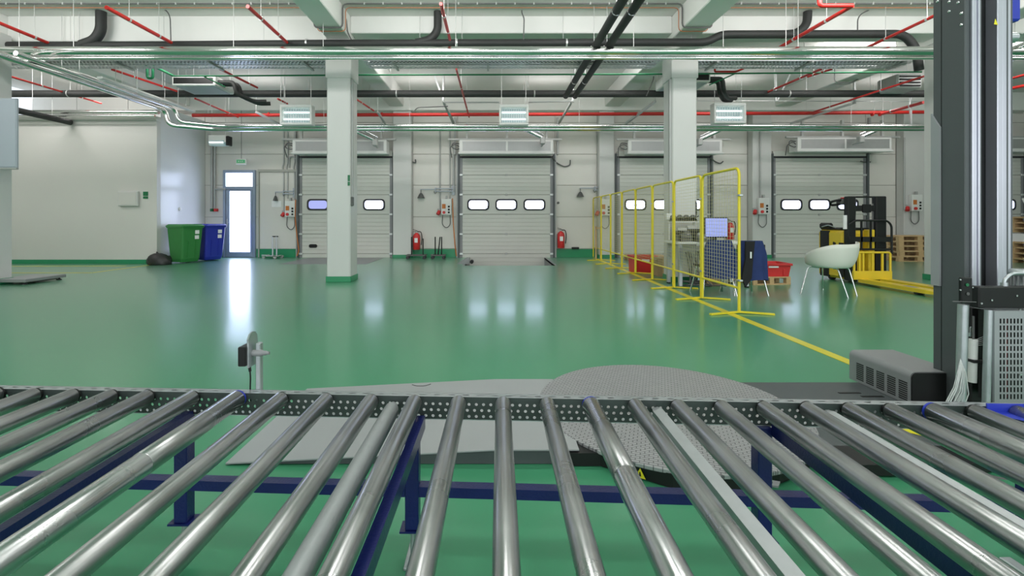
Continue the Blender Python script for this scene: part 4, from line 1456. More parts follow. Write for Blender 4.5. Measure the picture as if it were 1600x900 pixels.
# swing-arm dock lamps
def dock_lamp():
    r = thing('dock_lamp', (0, 0, 0), '', 'lamp', 'swing-arm dock lamps')
    MB().box(-.05, .05, -.06, 0, -.14, .16, .01).build('wall_plate', 'bluegrey', r)
    MB().box(-.55, .0, -.10, -.06, .045, .075).build('upper_arm', 'bluegrey', r)
    MB().box(-.55, .0, -.10, -.06, -.035, -.005).build('upper_arm', 'bluegrey', r)
    MB().box(-.57, -.53, -.11, -.05, -.05, .09, .004).build('arm_joint', 'bluegrey', r)
    MB().box(-1.02, -.55, -.10, -.07, .02, .05).build('fore_arm', 'bluegrey', r)
    MB().cyl((-1.0, -.085, .03), (-1.0, -.085, -.10), .012, 8).build('drop_pin', 'wire', r)
    lm = MB()
    lm.lathe([(.03, .10), (.06, .06), (.10, -.02), (.115, -.06)], (-1.0, -.085, -.18), 12)
    lm.build('lamp_head', 'ceram', r)
    MB().lathe([(.0, .0), (.105, 0), (.105, .004)], (-1.0, -.085, -.241), 12, False).build('lamp_glass', 'zinc', r)
    MB().tube(fillet([(-.5, -.08, 0), (-.56, -.08, -.12), (-.6, -.08, -.02)], .06), .008, 6).build('arm_cable', 'wire', r)
    return r
dl = dock_lamp()
dll = ['blue-grey swing-arm dock lamp left of the first dock door', 'blue-grey swing-arm dock lamp left of the centre dock door', 'blue-grey swing-arm dock lamp behind the far fence panels', 'blue-grey swing-arm dock lamp left of the fourth dock door', 'blue-grey swing-arm dock lamp above the pallet stack']
for i, (px, py, Y) in enumerate(((466, 302, WY), (712, 298, WY), (962, 296, WY), (1205, 297, WY), (1449, 294, WY))):
    o = dl if i == 0 else dup(dl)
    q = P(px, py, Y)
    o.location = (q.x - (.12 if i != 1 else .07), Y - (.002 if i < 3 else .002), q.z)
    o.scale = (.55 if i in (0, 3, 4) else 1, 1, 1)
    o['label'] = dll[i]

# conduits dropping to the control boxes
def conduit(pts, r, lab, mt='conduit', Y=WY - .05):
    return tag(MB().tube(fillet([P(a, b, Y) for a, b in pts], .12), r, 8).build('conduit_pipe', mt), lab, 'conduit')
cx = [([(443.5, 205), (443.5, 255), (441, 262), (443.5, 270), (443.5, 336)], 'leftmost of four conduits left of the first dock door'),
      ([(449.5, 205), (449.5, 255), (447, 262), (449.5, 270), (449.5, 310)], 'second of four conduits left of the first dock door'),
      ([(460.5, 225), (460.5, 255), (458, 262), (460.5, 270), (460.5, 312)], 'third of four conduits left of the first dock door'),
      ([(452, 262), (452, 246), (458, 244), (463, 248), (464, 262)], 'bent conduit hook left of the first dock door'),
      ([(687.5, 195), (687.5, 338)], 'thin conduit left of the centre control box'),
      ([(703, 195), (703, 312)], 'thin conduit above the centre control box'),
      ([(709, 225), (709, 300)], 'thick conduit beside the centre dock door frame'),
      ([(934, 180), (934, 330)], 'grey conduit on the pilaster behind the fence'),
      ([(1176, 215), (1176, 330)], 'thin conduit on the pilaster left of the fourth dock door'),
      ([(1188, 195), (1188, 310)], 'conduit above the control box of the fourth dock door'),
      ([(1407, 215), (1407, 330)], 'left of two conduits above the pallet stack'),
      ([(1413, 215), (1413, 328)], 'right of two conduits above the pallet stack')]
for q, lab in cx:
    px = q[0][0]
    onpil = any(a < (px - VX) * .0196 < b for a, b in PIL)
    conduit(q, .022 if 'thick' not in lab else .035, lab, 'conduit', 13.97 if onpil else WY - .035)
conduit([(331, 226), (331, 326)], .035, 'left grey conduit in the corner beside the entrance door', 'conduit', WY - .06)
conduit([(335.5, 226), (335.5, 326)], .03, 'right grey conduit in the corner beside the entrance door', 'conduit', WY - .06)
conduit([(336, 295.5), (352, 295.5)], .03, 'short level conduit leading to the entrance door', 'conduit', WY - .1)
so = thing('wall_sockets', P(333.5, 330, WY - .1), 'pair of small red and green sockets in the corner by the entrance', 'socket')
for k, (px, mt) in enumerate(((331, 'signgreen'), (337, 'redplastic'))):
    q = P(px, 329, WY - .1)
    MB().box(q.x - .035, q.x + .035, q.y - .05, q.y + .09, q.z - .03, q.z + .06, .01).build('socket', mt, so)
# orange hoses beside the door frames
for k, (q, lab) in enumerate((([(462, 312), (461, 338), (464, 370), (467, 392), (464, 400)], 'orange hose hanging left of the first dock door'), ([(707, 310), (708, 345), (711, 385), (713, 400)], 'orange hose hanging left of the centre dock door'))):
    tag(MB().tube(fillet([P(a, b, WY - .18) for a, b in q], .2), .016, 8).build('air_hose', 'orange'), lab, 'hose')
# black switchgear posts beside the doors (springs and rails)
for k, X in enumerate(DOORX[:4]):
    for s in (-1, 1):
        r = tag(MB().box(X + s * 1.60 - .03, X + s * 1.60 + .03, WY - .09, WY - .002, 3.2, 4.35, .004).build('track_upright', 'conduit'), ('%s steel upright above the %s dock door' % (('left', 'right')[s > 0], ('first', 'centre', 'third', 'fourth')[k])), 'upright')
for k, X in enumerate(DOORX[:4]):
    for j, dx in enumerate((-.52, -.16, .2, .56)):
        pass

# fire extinguishers
def extinguisher():
    r = thing('fire_extinguisher', (0, 0, 0), '', 'fire extinguisher', 'red fire extinguishers')
    MB().lathe([(.10, 0), (.11, .01), (.11, .40), (.095, .46), (.05, .50), (.03, .52)], (0, 0, 0), 20).build('cylinder', 'redplastic', r)
    MB().cyl((0, 0, .52), (0, 0, .57), .025, 12).build('valve', 'zinc', r)
    MB().obox((-.02, 0, .58), (.11, 0, .62), .025, .015).obox((-.02, 0, .57), (.10, 0, .565), .025, .012).build('lever', 'black', r)
    MB().tube(fillet([(-.02, 0, .555), (-.13, 0, .56), (-.17, 0, .40), (-.14, 0, .14)], .1), .013, 8).build('hose', 'black', r)
    MB().box(-.05, .05, -.114, -.106, .22, .36).build('label_plate', 'paper', r)
    MB().box(-.04, .04, .105, .16, .1, .45).build('wall_bracket', 'zinc', r)
    return r
ex = extinguisher()
for i, (px, py, Y, rz, lab) in enumerate(((651, 390, 14.13, math.pi, 'red fire extinguisher beside the pilaster, left of the centre door'), (876.5, 387.5, 14.13, 0, 'red fire extinguisher with white label right of the centre door'), (1141, 374, 14.13, 0, 'red fire extinguisher on the wall just right of the monitor'))):
    o = ex if i == 0 else dup(ex)
    q = P(px, py, Y)
    o.location = q
    o.rotation_euler = (0, 0, rz if rz == 0 else 0)
    if rz:
        o.scale = (-1, 1, 1)
    o['label'] = lab
tag(MB().box(WX(893), WX(904), WY - .10, WY - .001, .262, .32, .006).build('cable_box', 'black'), 'small black box on the skirting right of the centre door', 'box')
tag(MB().cyl((WX(872), WY - .03, WZ(317)), (WX(872), WY, WZ(317)), .04, 12).build('wall_button', 'ceram'), 'small round dark button on the wall right of the centre door', 'button')

# entrance door with transom
en = thing('door_1', (WX(375), WY, 0), 'glazed entrance door with blue-grey frame and transom', 'door')
en['kind'] = 'structure'
x0, x1 = WX(350.5), WX(400.5)
zt = WZ(266)
yf = WY - .08
MB().box(x0, x0 + .08, yf, WY, 0, zt, .006).box(x1 - .08, x1, yf, WY, 0, zt, .006).box(x0 + .08, x1 - .08, yf, WY, zt - .09, zt, .006).box(x0 + .08, x1 - .08, yf, WY, WZ(296), WZ(291.5), .006).build('frame', 'blueframe', en)
MB().box(x0 + .08, x1 - .08, WY - .03, WY - .001, WZ(291.5), zt - .09).build('transom_pane', 'daypane', en)
lf = MB()
lx0, lx1, lz0, lz1 = x0 + .09, x1 - .09, .01, WZ(296.5)
yy0 = yf + .01
lf.box(lx0, lx0 + .11, yy0, WY - .01, lz0, lz1, .006).box(lx1 - .07, lx1, yy0, WY - .01, lz0, lz1, .006).box(lx0 + .11, lx1 - .07, yy0, WY - .01, lz0, lz0 + .16, .006).box(lx0 + .11, lx1 - .07, yy0, WY - .01, lz1 - .05, lz1, .006)
leaf = lf.build('leaf', 'blueframe', en)
MB().box(lx0 + .11, lx1 - .07, WY - .04, WY - .02, lz0 + .16, lz1 - .05).build('pane', 'daypane', leaf)
MB().box(lx0 + .02, lx0 + .06, yy0 - .02, yy0, .95, 1.2, .006).tube([(lx0 + .04, yy0 - .03, 1.08), (lx0 + .16, yy0 - .05, 1.08)], .011, 8).build('door_handle', 'zinc', leaf)
# flush panel door to the right of it
fd = thing('door_2', (WX(434), WY, 0), 'flush white panel door with slim frame beside the entrance', 'door')
fd['kind'] = 'structure'
MB().box(WX(404), WX(406), WY - .05, WY, 0, WZ(265), .004).box(WX(404), WX(464), WY - .06, WY, WZ(269), WZ(265), .004).build('frame', 'joint', fd)
MB().box(WX(406.5), WX(464), WY - .02, WY - .001, .27, WZ(269.5)).build('leaf', 'panelwhite', fd)
MB().box(WX(425), WX(440), WY - .026, WY - .02, WZ(323.5), WZ(314)).build('notice_sheet', 'paper', fd)
# exit sign
es = thing('exit_sign', P(376, 257, 13.9), 'lit green emergency exit sign hanging above the entrance door', 'sign')
a, b = P(368, 257, 13.9), P(384.5, 248, 13.9)
MB().box(a.x, b.x, 13.9, 13.97, a.z, b.z, .01).build('housing', 'whitebox', es)
MB().box(a.x + .03, b.x - .03, 13.893, 13.9, a.z + .045, b.z - .03).build('lit_face', 'exitlit', es)
for k in range(3):
    x = a.x + .09 + k * .055
    MB().box(x, x + .014, 13.889, 13.893, a.z + .08, b.z - .065).build('pictogram', 'signwhite', es)
MB().cyl(((a.x + b.x) / 2, 13.93, b.z), ((a.x + b.x) / 2, 13.93, SLAB - .3), .008, 6).build('hanger_rod', 'wire', es)
# left wall fittings
q0, q1 = P(187.5, 322, 12.26), P(218, 299, 12.26)
wb = thing('distribution_box', ((q0.x + q1.x) / 2, 12.26, q0.z), 'flat pale grey distribution box on the left wall', 'box')
MB().box(q0.x, q1.x, 12.18, 12.258, q0.z, q1.z, .01).build('frame', 'column', wb)
MB().box(q0.x + .03, q1.x - .03, 12.17, 12.18, q0.z + .03, q1.z - .03, .004).build('lid', 'plaster', wb)
for k, (ya, yb, lab) in enumerate(((299.5, 306, 'larger square green safety sign beside the distribution box'), (307, 310.5, 'smaller oblong green safety sign beside the distribution box'))):
    q0, q1 = P(224, yb, 12.26), P(231.5, ya, 12.26)
    r = thing('safety_sign', ((q0.x + q1.x) / 2, 12.26, q0.z), lab, 'sign')
    MB().box(q0.x, q1.x, 12.247, 12.258, q0.z, q1.z).build('plate', 'signgreen', r)
    MB().box(q0.x + .045, q1.x - .045, 12.244, 12.247, q0.z + .02, q0.z + .02 + (q1.z - q0.z) * .12).build('mark', 'bingreen', r)
sw = thing('light_switch', (-8.999, 13.2, 1.43), 'small round white switch on the side wall above the bins', 'switch')
MB().cyl((-8.999, 13.15, 1.48), (-8.97, 13.15, 1.48), .05, 14).build('base', 'whitebox', sw)
MB().cyl((-8.97, 13.15, 1.48), (-8.955, 13.15, 1.48), .025, 10).build('knob', 'paper', sw)
# cabinet fixed to the leftmost column
q0, q1 = P(-60, 262, 8.07), P(25.5, 153.5, 8.07)
cbn = thing('wall_cabinet', ((q0.x + q1.x) / 2, 8.09, q0.z), 'blue-grey sheet metal cabinet high on the leftmost column', 'cabinet')
MB().box(q0.x, q1.x, 8.07, 8.115, q0.z, q1.z, .006).build('body', 'bluegrey', cbn)
MB().box(q0.x, q1.x - .01, 8.062, 8.07, q0.z + .02, q1.z - .01).build('door', 'bluegrey', cbn)
MB().box(q0.x, q1.x + .002, 8.065, 8.11, q0.z - .03, q0.z, .003).build('bottom_lip', 'conduit', cbn)

# ================================================================== THINGS ON THE FLOOR
# mesh fence panels
FX, FY0, FP = 3.13, 5.80, 1.06
def fence_panel():
    r = thing('fence_panel', (0, 0, 0), '', 'fence panel', 'yellow mesh fence panels')
    w, h = FP - .03, 1.85
    m = MB()
    pts = [(0, 0.015, 0.02), (0, .015, h - .0), (0, w, h), (0, w, .02)]
    m.tube(fillet(pts, .10, 6), .018, 10)
    m.build('frame', 'yellow', r)
    MB().tube([(0, .015, .32), (0, w, .32)], .016, 8).build('bottom_rail', 'yellow', r)
    n = 14
    g = MB()
    for k in range(1, n):
        y = .015 + (w - .015) * k / n
        zt_ = h - (0 if .08 < y < w - .08 else .03)
        g.obox((0, y, .32), (0, y, zt_), .003, .003)
    k = 0
    z = .37
    while z < h - .03:
        g.obox((.003, .015, z), (.003, w, z), .003, .003)
        z += .05
    mesh = g.build('wire_mesh', 'meshwire', r)
    mesh['kind'] = 'stuff'
    MB().obox((0, .015, .02), (-.42, -.10, .012), .04, .02).build('foot_arm', 'yellow', r)
    MB().obox((0, .015, .02), (.38, -.10, .012), .04, .02).build('foot_arm', 'yellow', r)
    for z in (.42, 1.5):
        MB().box(-.024, .024, -.035, .03, z - .012, z + .012, .004).build('clip', 'zinc', r)
    return r
fp = fence_panel()
ordn = ['nearest', 'second', 'third', 'fourth', 'fifth', 'sixth', 'seventh', 'farthest']
for k in range(8):
    o = fp if k == 0 else dup(fp)
    o.location = (FX, FY0 + FP * k, 0)
    o['label'] = ('%s yellow wire mesh fence panel of the row' % ordn[k]) if k in (0, 7) else ('%s yellow wire mesh fence panel from the camera' % ordn[k])

# ---- packing desk behind the fence
DX0, DX1, DY0, DY1, DZt = 3.22, 4.50, 7.95, 8.60, .80
dk = thing('packing_desk', ((DX0 + DX1) / 2, 8.25, 0), 'white packing desk with grey legs behind the mesh fence', 'desk')
MB().box(DX0, DX1, DY0, DY1, DZt - .04, DZt, .006).build('table_top', 'whitebox', dk)
for (x, y) in ((DX0 + .06, DY0 + .06), (DX0 + .06, DY1 - .06), (DX1 - .06, DY0 + .06), (DX1 - .06, DY1 - .06)):
    lg = MB().box(x - .03, x + .03, y - .03, y + .03, .02, DZt - .04, .004).build('leg', 'zinc', dk)
    MB().cyl((x, y, 0), (x, y, .02), .035, 12).build('foot', 'black', lg)
MB().box(DX0 + .09, DX1 - .09, DY1 - .08, DY1 - .04, .12, .70, .004).build('modesty_panel', 'plaster', dk)
MB().box(DX0 + .06, DX0 + .55, DY0 + .40, DY1 - .02, 1.135, 1.155, .004).build('shelf_board', 'whitebox', dk)
for x in (DX0 + .08, DX0 + .53):
    MB().box(x - .012, x + .012, DY1 - .06, DY1 - .03, DZt, 1.135).build('shelf_post', 'whitebox', dk)
# monitor
mq = P(1120, 372, 8.06)
mon = thing('monitor', (mq.x, 8.08, DZt), 'black framed computer monitor with blue screen on the desk', 'monitor')
a, b = P(1101, 371.5, 8.06), P(1138, 339.5, 8.06)
MB().box(a.x, b.x, 8.06, 8.11, a.z, b.z, .008).build('bezel', 'black', mon)
MB().box(a.x + .018, b.x - .018, 8.054, 8.06, a.z + .02, b.z - .018).build('screen', 'screen', mon)
MB().box((a.x + b.x) / 2 - .03, (a.x + b.x) / 2 + .03, 8.11, 8.14, DZt + .01, a.z + .2, .004).build('stand', 'black', mon)
MB().box((a.x + b.x) / 2 - .13, (a.x + b.x) / 2 + .13, 8.07, 8.2, DZt, DZt + .015, .005).build('base', 'black', mon)
kb = thing('keyboard', (mq.x, 7.99, DZt), 'dark keyboard lying before the monitor', 'keyboard')
MB().box(mq.x - .22, mq.x + .22, 7.96, 8.05, DZt, DZt + .02, .005).build('tray', 'ceram', kb)
for j in range(4):
    MB().box(mq.x - .21, mq.x + .21, 7.965 + j * .021, 7.982 + j * .021, DZt + .02, DZt + .028, .003).build('key_row', 'black', kb)
# devices: label printers, scanners, tape guns
def printer(x, y, z, s, lab, mt='ceram'):
    r = thing('label_printer', (x, y, z), lab, 'printer')
    MB().prism([(y - .13 * s, z), (y + .13 * s, z), (y + .13 * s, z + .17 * s), (y - .02 * s, z + .19 * s), (y - .13 * s, z + .10 * s)], 0, x - .12 * s, x + .12 * s).build('body', mt, r)
    MB().box(x - .09 * s, x + .09 * s, y - .135 * s, y - .12 * s, z + .045 * s, z + .06 * s).build('label_slot', 'black', r)
    MB().cyl((x - .08 * s, y + .02 * s, z + .20 * s), (x + .08 * s, y + .02 * s, z + .20 * s), .045 * s, 14).build('label_roll', 'conduit', r)
    MB().box(x + .05 * s, x + .09 * s, y - .10 * s, y - .07 * s, z + .12 * s, z + .135 * s).build('button', 'zinc', r)
printer(DX0 + .16, DY0 + .22, DZt, 1.0, 'dark grey label printer at the left end of the desk')
printer(DX0 + .38, DY0 + .30, DZt, 1.15, 'dark grey label printer in the middle left of the desk', 'black')
printer(DX0 + .42, DY0 + .06, DZt, .62, 'small dark label printer close to the monitor')
def dispenser(x, y, z, lab):
    r = thing('tape_dispenser', (x, y, z), lab, 'tape dispenser', 'tape dispensers on the desk shelf')
    MB().prism([(x - .07, z), (x + .07, z), (x + .06, z + .03), (x + .02, z + .08), (x - .06, z + .06)], 1, y - .03, y + .03).build('body', 'black', r)
    MB().cyl((x - .01, y - .03, z + .075), (x - .01, y + .03, z + .075), .045, 14).build('tape_roll', 'ceram', r)
    MB().tube([(x + .03, y, z + .06), (x + .10, y, z + .10)], .009, 6).build('arm', 'black', r)
for k, dx in enumerate((.12, .24, .36, .48)):
    dispenser(DX0 + dx, DY0 + .50, 1.155, ('leftmost tape dispenser on the raised shelf', 'second tape dispenser on the raised shelf', 'third tape dispenser on the raised shelf', 'rightmost tape dispenser on the raised shelf')[k])
sc2 = thing('barcode_scanner', (DX0 - .06 + .12, DY0 + .05, DZt), 'black handheld scanner at the left desk corner', 'scanner')
q = Vector((DX0 + .06, DY0 + .06, DZt))
MB().tube([q + Vector((0, 0, .0)), q + Vector((.0, 0, .12))], .018, 10).build('stand', 'black', sc2)
MB().tube([q + Vector((-.06, 0, .14)), q + Vector((-.02, 0, .17)), q + Vector((.06, 0, .17))], .03, 10, True, [.034, .03, .022]).build('head', 'black', sc2)
# tangled cables and a white paper bin under the desk
ck = thing('desk_cables', (DX0 + .45, 8.2, 0), 'tangle of dark cables under the desk', 'cable')
for k in range(7):
    pts = []
    x, y = DX0 + .2 + random.random() * .5, 8.05 + random.random() * .3
    pts.append((x, y + .2, .6))
    pts.append((x + .05, y + .15, .3))
    for j in range(5):
        pts.append((DX0 + .15 + random.random() * .75, 7.95 + random.random() * .5, .015 + .012 * k))
    MB().tube(fillet(pts, .14), .010, 6).build('cable', 'wire', ck)
tr = thing('waste_carton', (DX0 + .72, 8.3, 0), 'white open carton standing on a small box under the desk', 'carton')
MB().box(DX0 + .60, DX0 + .86, 8.15, 8.45, 0, .26, .004).build('lower_box', 'card', tr)
MB().box(DX0 + .58, DX0 + .88, 8.13, 8.46, .265, .62, .004).build('upper_box', 'paper', tr)

# navy jackets draped over two chair backs in front of the desk's right end
def draped(cx, y, z0, z1, w, mt, lab, cat, seed):
    rnd = random.Random(seed)
    rings = []
    n = 40
    for i in range(9):
        t = i / 8
        z = z1 + (z0 - z1) * t
        ring_ = []
        for k in range(n):
            a = 2 * math.pi * k / n
            wv = 1 + .09 * t * math.sin(a * 7 + seed) + .05 * t * math.sin(a * 11 + 2 * seed)
            sx = (w / 2) * (0.72 + .28 * min(1, t * 3)) * wv
            sy = (.07 + .07 * t) * wv
            ring_.append((cx + math.copysign(abs(math.cos(a)) ** .6, math.cos(a)) * sx, y + math.copysign(abs(math.sin(a)) ** .7, math.sin(a)) * sy, z + (.015 * math.sin(a * 3 + seed) if i == 8 else 0)))
        rings.append(ring_)
    return MB().loft(rings, True, True)
def visitor_chair(cx, cy, lab, legs=True):
    r = thing('visitor_chair', (cx, cy, 0), lab, 'chair')
    s = .24
    for (dx, dy) in ((-s, -.2), (s, -.2), (-s, .2), (s, .2)):
        MB().tube([(cx + dx * .8, cy + dy * .7, .44), (cx + dx * 1.1, cy + dy * 1.15, .0)], .013, 8).build('leg', 'chrome', r)
    MB().box(cx - .23, cx + .23, cy - .21, cy + .21, .43, .47, .015).build('seat', 'black', r)
    MB().box(cx - .22, cx + .22, cy - .23, cy - .20, .52, .80, .01).build('backrest', 'black', r)
    for dx in (-.2, .2):
        MB().tube([(cx + dx, cy - .19, .44), (cx + dx, cy - .215, .55)], .012, 8).build('back_upright', 'chrome', r)
    return r
visitor_chair(3.52, 7.32, 'chrome-legged chair hidden under navy jackets behind the nearest fence panel')
visitor_chair(4.02, 7.34, 'chrome-legged chair under the navy jacket at the end of the desk')
jk = thing('navy_jacket', (3.52, 7.09, .3), 'navy work jacket draped over a chair behind the nearest fence panel', 'jacket', 'draped jackets')
draped(3.50, 7.08, .30, .87, .50, 'jacket', '', '', 3).build('cloth', 'jacket', jk)
jk = thing('navy_jacket', (4.0, 7.1, .24), 'navy work jacket draped over the chair right of the fence', 'jacket', 'draped jackets')
o = draped(4.02, 7.11, .26, .86, .44, 'jacket', '', '', 5).build('cloth', 'jacket', jk)
MB().prism([(3.84, .86), (3.98, .86), (3.95, .60), (3.93, .30), (3.84, .16), (3.78, .30), (3.84, .6)], 1, 6.94, 6.975).build('black_front', 'blackcloth', jk)
MB().box(3.90, 3.925, 6.933, 6.94, .60, .70, .003).build('tag_patch', 'paper', jk)

# red crates, carton
def crate(cx, cy, z, w, d, h, rz, lab, taper=.9):
    r = thing('red_crate', (0, 0, 0), lab, 'crate')
    def rect(k, zz, t=0): return [(-w / 2 * k + t, -d / 2 * k + t, zz), (w / 2 * k - t, -d / 2 * k + t, zz), (w / 2 * k - t, d / 2 * k - t, zz), (-w / 2 * k + t, d / 2 * k - t, zz)]
    m = MB().loft([rect(taper, 0), rect(1, h), rect(1, h, .02), rect(taper, .02, .02)], True, False)
    m.build('shell', 'redplastic', r)
    rim = MB()
    k = 1.0
    e = .02
    rim.box(-w / 2 - e, w / 2 + e, -d / 2 - e, -d / 2 + .01, h - .035, h + .008, .005).box(-w / 2 - e, w / 2 + e, d / 2 - .01, d / 2 + e, h - .035, h + .008, .005).box(-w / 2 - e, -w / 2 + .01, -d / 2, d / 2, h - .035, h + .008, .005).box(w / 2 - .01, w / 2 + e, -d / 2, d / 2, h - .035, h + .008, .005)
    rim.build('rim', 'redplastic', r)
    kk = taper + (1 - taper) * .78
    MB().box(-.09, .09, -d / 2 * kk - .012, -d / 2 * kk + .0, h * .68, h * .82, .006).build('hand_hold', 'paper', r)
    for sx in (-.3, .3):
        kk = taper + (1 - taper) * .4
        MB().box(sx * w - .012, sx * w + .012, -d / 2 * kk - .012, -d / 2 * kk + .01, .03, h * .6, .003).build('rib', 'redplastic', r)
    r.location = (cx, cy, z)
    r.rotation_euler = (0, 0, rz)
    return r
EPAL = None
def pallet():
    r = thing('pallet', (0, 0, 0), '', 'pallet', 'wooden pallets')
    Lp, Wp = 1.2, .8
    bt = MB().box(-Lp / 2, Lp / 2, -.07, .07, .122, .144, .002).build('top_board', 'wood', r)
    for i, y in enumerate((-.325, -.165, .165, .325)):
        piece(bt, (0, y, 0), r)
    bl = MB().box(-.07, .07, -.05, .05, .022, .10, .002).build('block', 'wood', r)
    bl.location = (-.53, -.35, 0)
    for x in (-.53, 0, .53):
        for y in (-.35, 0, .35):
            if (x, y) != (-.53, -.35):
                piece(bl, (x, y, 0), r)
    cb_ = MB().box(-.07, .07, -Wp / 2, Wp / 2, .10, .122, .002).build('cross_board', 'wood', r)
    cb_.location = (-.53, 0, 0)
    for x in (0, .53):
        piece(cb_, (x, 0, 0), r)
    bb = MB().box(-Lp / 2, Lp / 2, -.05, .05, 0, .022, .002).build('bottom_board', 'wood', r)
    bb.location = (0, -.35, 0)
    for y in (0, .35):
        piece(bb, (0, y, 0), r)
    return r
pal = pallet()
pal.location = (4.78, 8.22, 0.0)
q = G(1202, 446)
pal.location = (q.x + .05, q.y + .38, 0)
pal.rotation_euler = (0, 0, .12)
pal.scale = (.62, .8, 1)
pal['label'] = 'small wooden pallet under the red crate beside the desk'
crate(q.x + .16, q.y + .34, .145, .62, .46, .235, -.06, 'open red plastic crate on the small pallet beside the desk')
q = G(1008, 427)
crate(q.x + .02, q.y + .25, 0, .50, .42, .37, .02, 'tall red plastic crate on the floor behind the mesh fence', .96)
q = G(1035, 432)
ct = thing('carton', (q.x + .02, q.y + .2, 0), 'brown cardboard carton between the red crate and the column', 'carton')
MB().box(q.x - .10, q.x + .12, q.y, q.y + .4, 0, .38, .004).build('body', 'card', ct)
MB().obox((q.x - .10, q.y, .38), (q.x - .16, q.y + .02, .34), .3, .004).build('flap', 'card', ct)
MB().box(q.x - .0, q.x + .03, q.y - .002, q.y, .02, .37).build('tape_strip', 'wood', ct)
# stack of pallets and a low load further back
pstack = ['top', 'second', 'third', 'fourth', 'lowest']
q = G(1418, 400)
for k in range(5):
    o = dup(pal, (13.1, 14.0 - .5, .0 + .1445 * (4 - k)), math.pi / 2 * 0, '%s pallet of the stack left of the wrapper mast' % pstack[k])
    o.scale = (1, 1, 1)
    o.location = ((1421 - VX) * 13.2 / F + random.uniform(-.02, .02), 13.25, .1445 * (4 - k))
q = G(985, 402)
o = dup(pal, (q.x + .15, 13.3, 0), 0, 'wooden pallet lying on the floor behind the far fence panels')
o.scale = (.9, .9, 1)

# pallets and goods at the right edge
for k in range(7):
    o = dup(pal, (16.35, 13.6, 0), 0, '%s pallet of the tall stack right of the wrapper mast' % ('lowest', 'second', 'third', 'fourth', 'fifth', 'sixth', 'topmost')[k])
    o.location = ((1597 - VX) * 12.6 / F + .3 + .02 * (k % 3), 12.6, k * .1445 + (.25 if k > 3 else 0))
    o.scale = (1, 1, 1)
gx = (1597 - VX) * 12.6 / F
for k in range(2):
    bxs = thing('carton', (gx + .0 + .35 * k, 12.45, .578), ('left white carton in the tall pallet stack', 'right white carton in the tall pallet stack')[k], 'carton')
    MB().box(gx - .25 + .36 * k, gx + .08 + .36 * k, 12.25, 12.8, .579, .80, .006).build('body', 'paper', bxs)
    MB().box(gx - .12 + .36 * k, gx - .06 + .36 * k, 12.245, 12.25, .6, .78).build('tape', 'card', bxs)
ld = thing('ladder', (gx - .4, 12.0, 0), 'pale aluminium ladder leaning by the stack at the right edge', 'ladder')
for dx in (0, .36):
    MB().obox((gx - .02 + dx, 11.75, .0), (gx - .52 + dx, 12.12, 1.75), .03, .07).build('stile', 'plaster', ld)
for k in range(6):
    t = (k + .7) / 6.6
    x = gx - .02 - .5 * t
    MB().obox((x, 11.75 + .37 * t, 1.75 * t), (x + .36, 11.75 + .37 * t, 1.75 * t), .03, .03).build('rung', 'plaster', ld)

# ---- white tub chair
tcx, tcy = (1298 - VX) * 7.15 / F, 7.15
tub = thing('tub_chair', (tcx, tcy, 0), 'off-white moulded tub chair on chrome legs in front of the pallet truck', 'chair')
def tub_shell(off):
    rows = []
    NA, NR = 40, 12
    for i in range(NA + 1):
        u = -1 + 2 * i / NA
        ang = math.radians(-112) + math.radians(112) * u      # middle of the back looks at the camera's left
        au = abs(u)
        ztop = .815 + (.03 * au ** 2 if u > 0 else -.24 * au ** 1.4)
        rtop = .315 + (.075 if u > 0 else .02) * au ** 2
        row = []
        for j in range(NR + 1):
            t = j / NR
            if t < .35:
                s = t / .35
                rr, zz = .21 * s, .435 + .012 * s * s
            else:
                s = (t - .35) / .65
                rr = .21 + (rtop - .21) * math.sin(s * math.pi / 2) ** .8
                zz = .447 + (ztop - .447) * (1 - math.cos(s * math.pi / 2)) ** .9
            if u < -.80 and t > .35:
                k_ = 1 - ((au - .80) / .20) ** 2 * .55
                zz = .447 + (zz - .447) * k_
            row.append((tcx + (rr - off) * math.cos(ang) * 1.02, tcy + (rr - off) * math.sin(ang), zz + (off if t < .5 else 0)))
        rows.append(row)
    return rows
m = MB()
ra, rb = tub_shell(0), tub_shell(.012)
NA, NR = len(ra) - 1, len(ra[0]) - 1
vs = [p for row in ra for p in row] + [p for row in rb for p in row]
o_ = (NA + 1) * (NR + 1)
fs = []
for i in range(NA):
    for j in range(NR):
        a = i * (NR + 1) + j
        fs.append((a, a + NR + 1, a + NR + 2, a + 1))
        fs.append((o_ + a + 1, o_ + a + NR + 2, o_ + a + NR + 1, o_ + a))
    a = i * (NR + 1) + NR
    fs.append((a, a + NR + 1, o_ + a + NR + 1, o_ + a))
for i in (0, NA):
    for j in range(NR):
        a = i * (NR + 1) + j
        fs.append((a, a + 1, o_ + a + 1, o_ + a))
m.add(vs, fs, True)
m.build('shell', 'chair', tub)
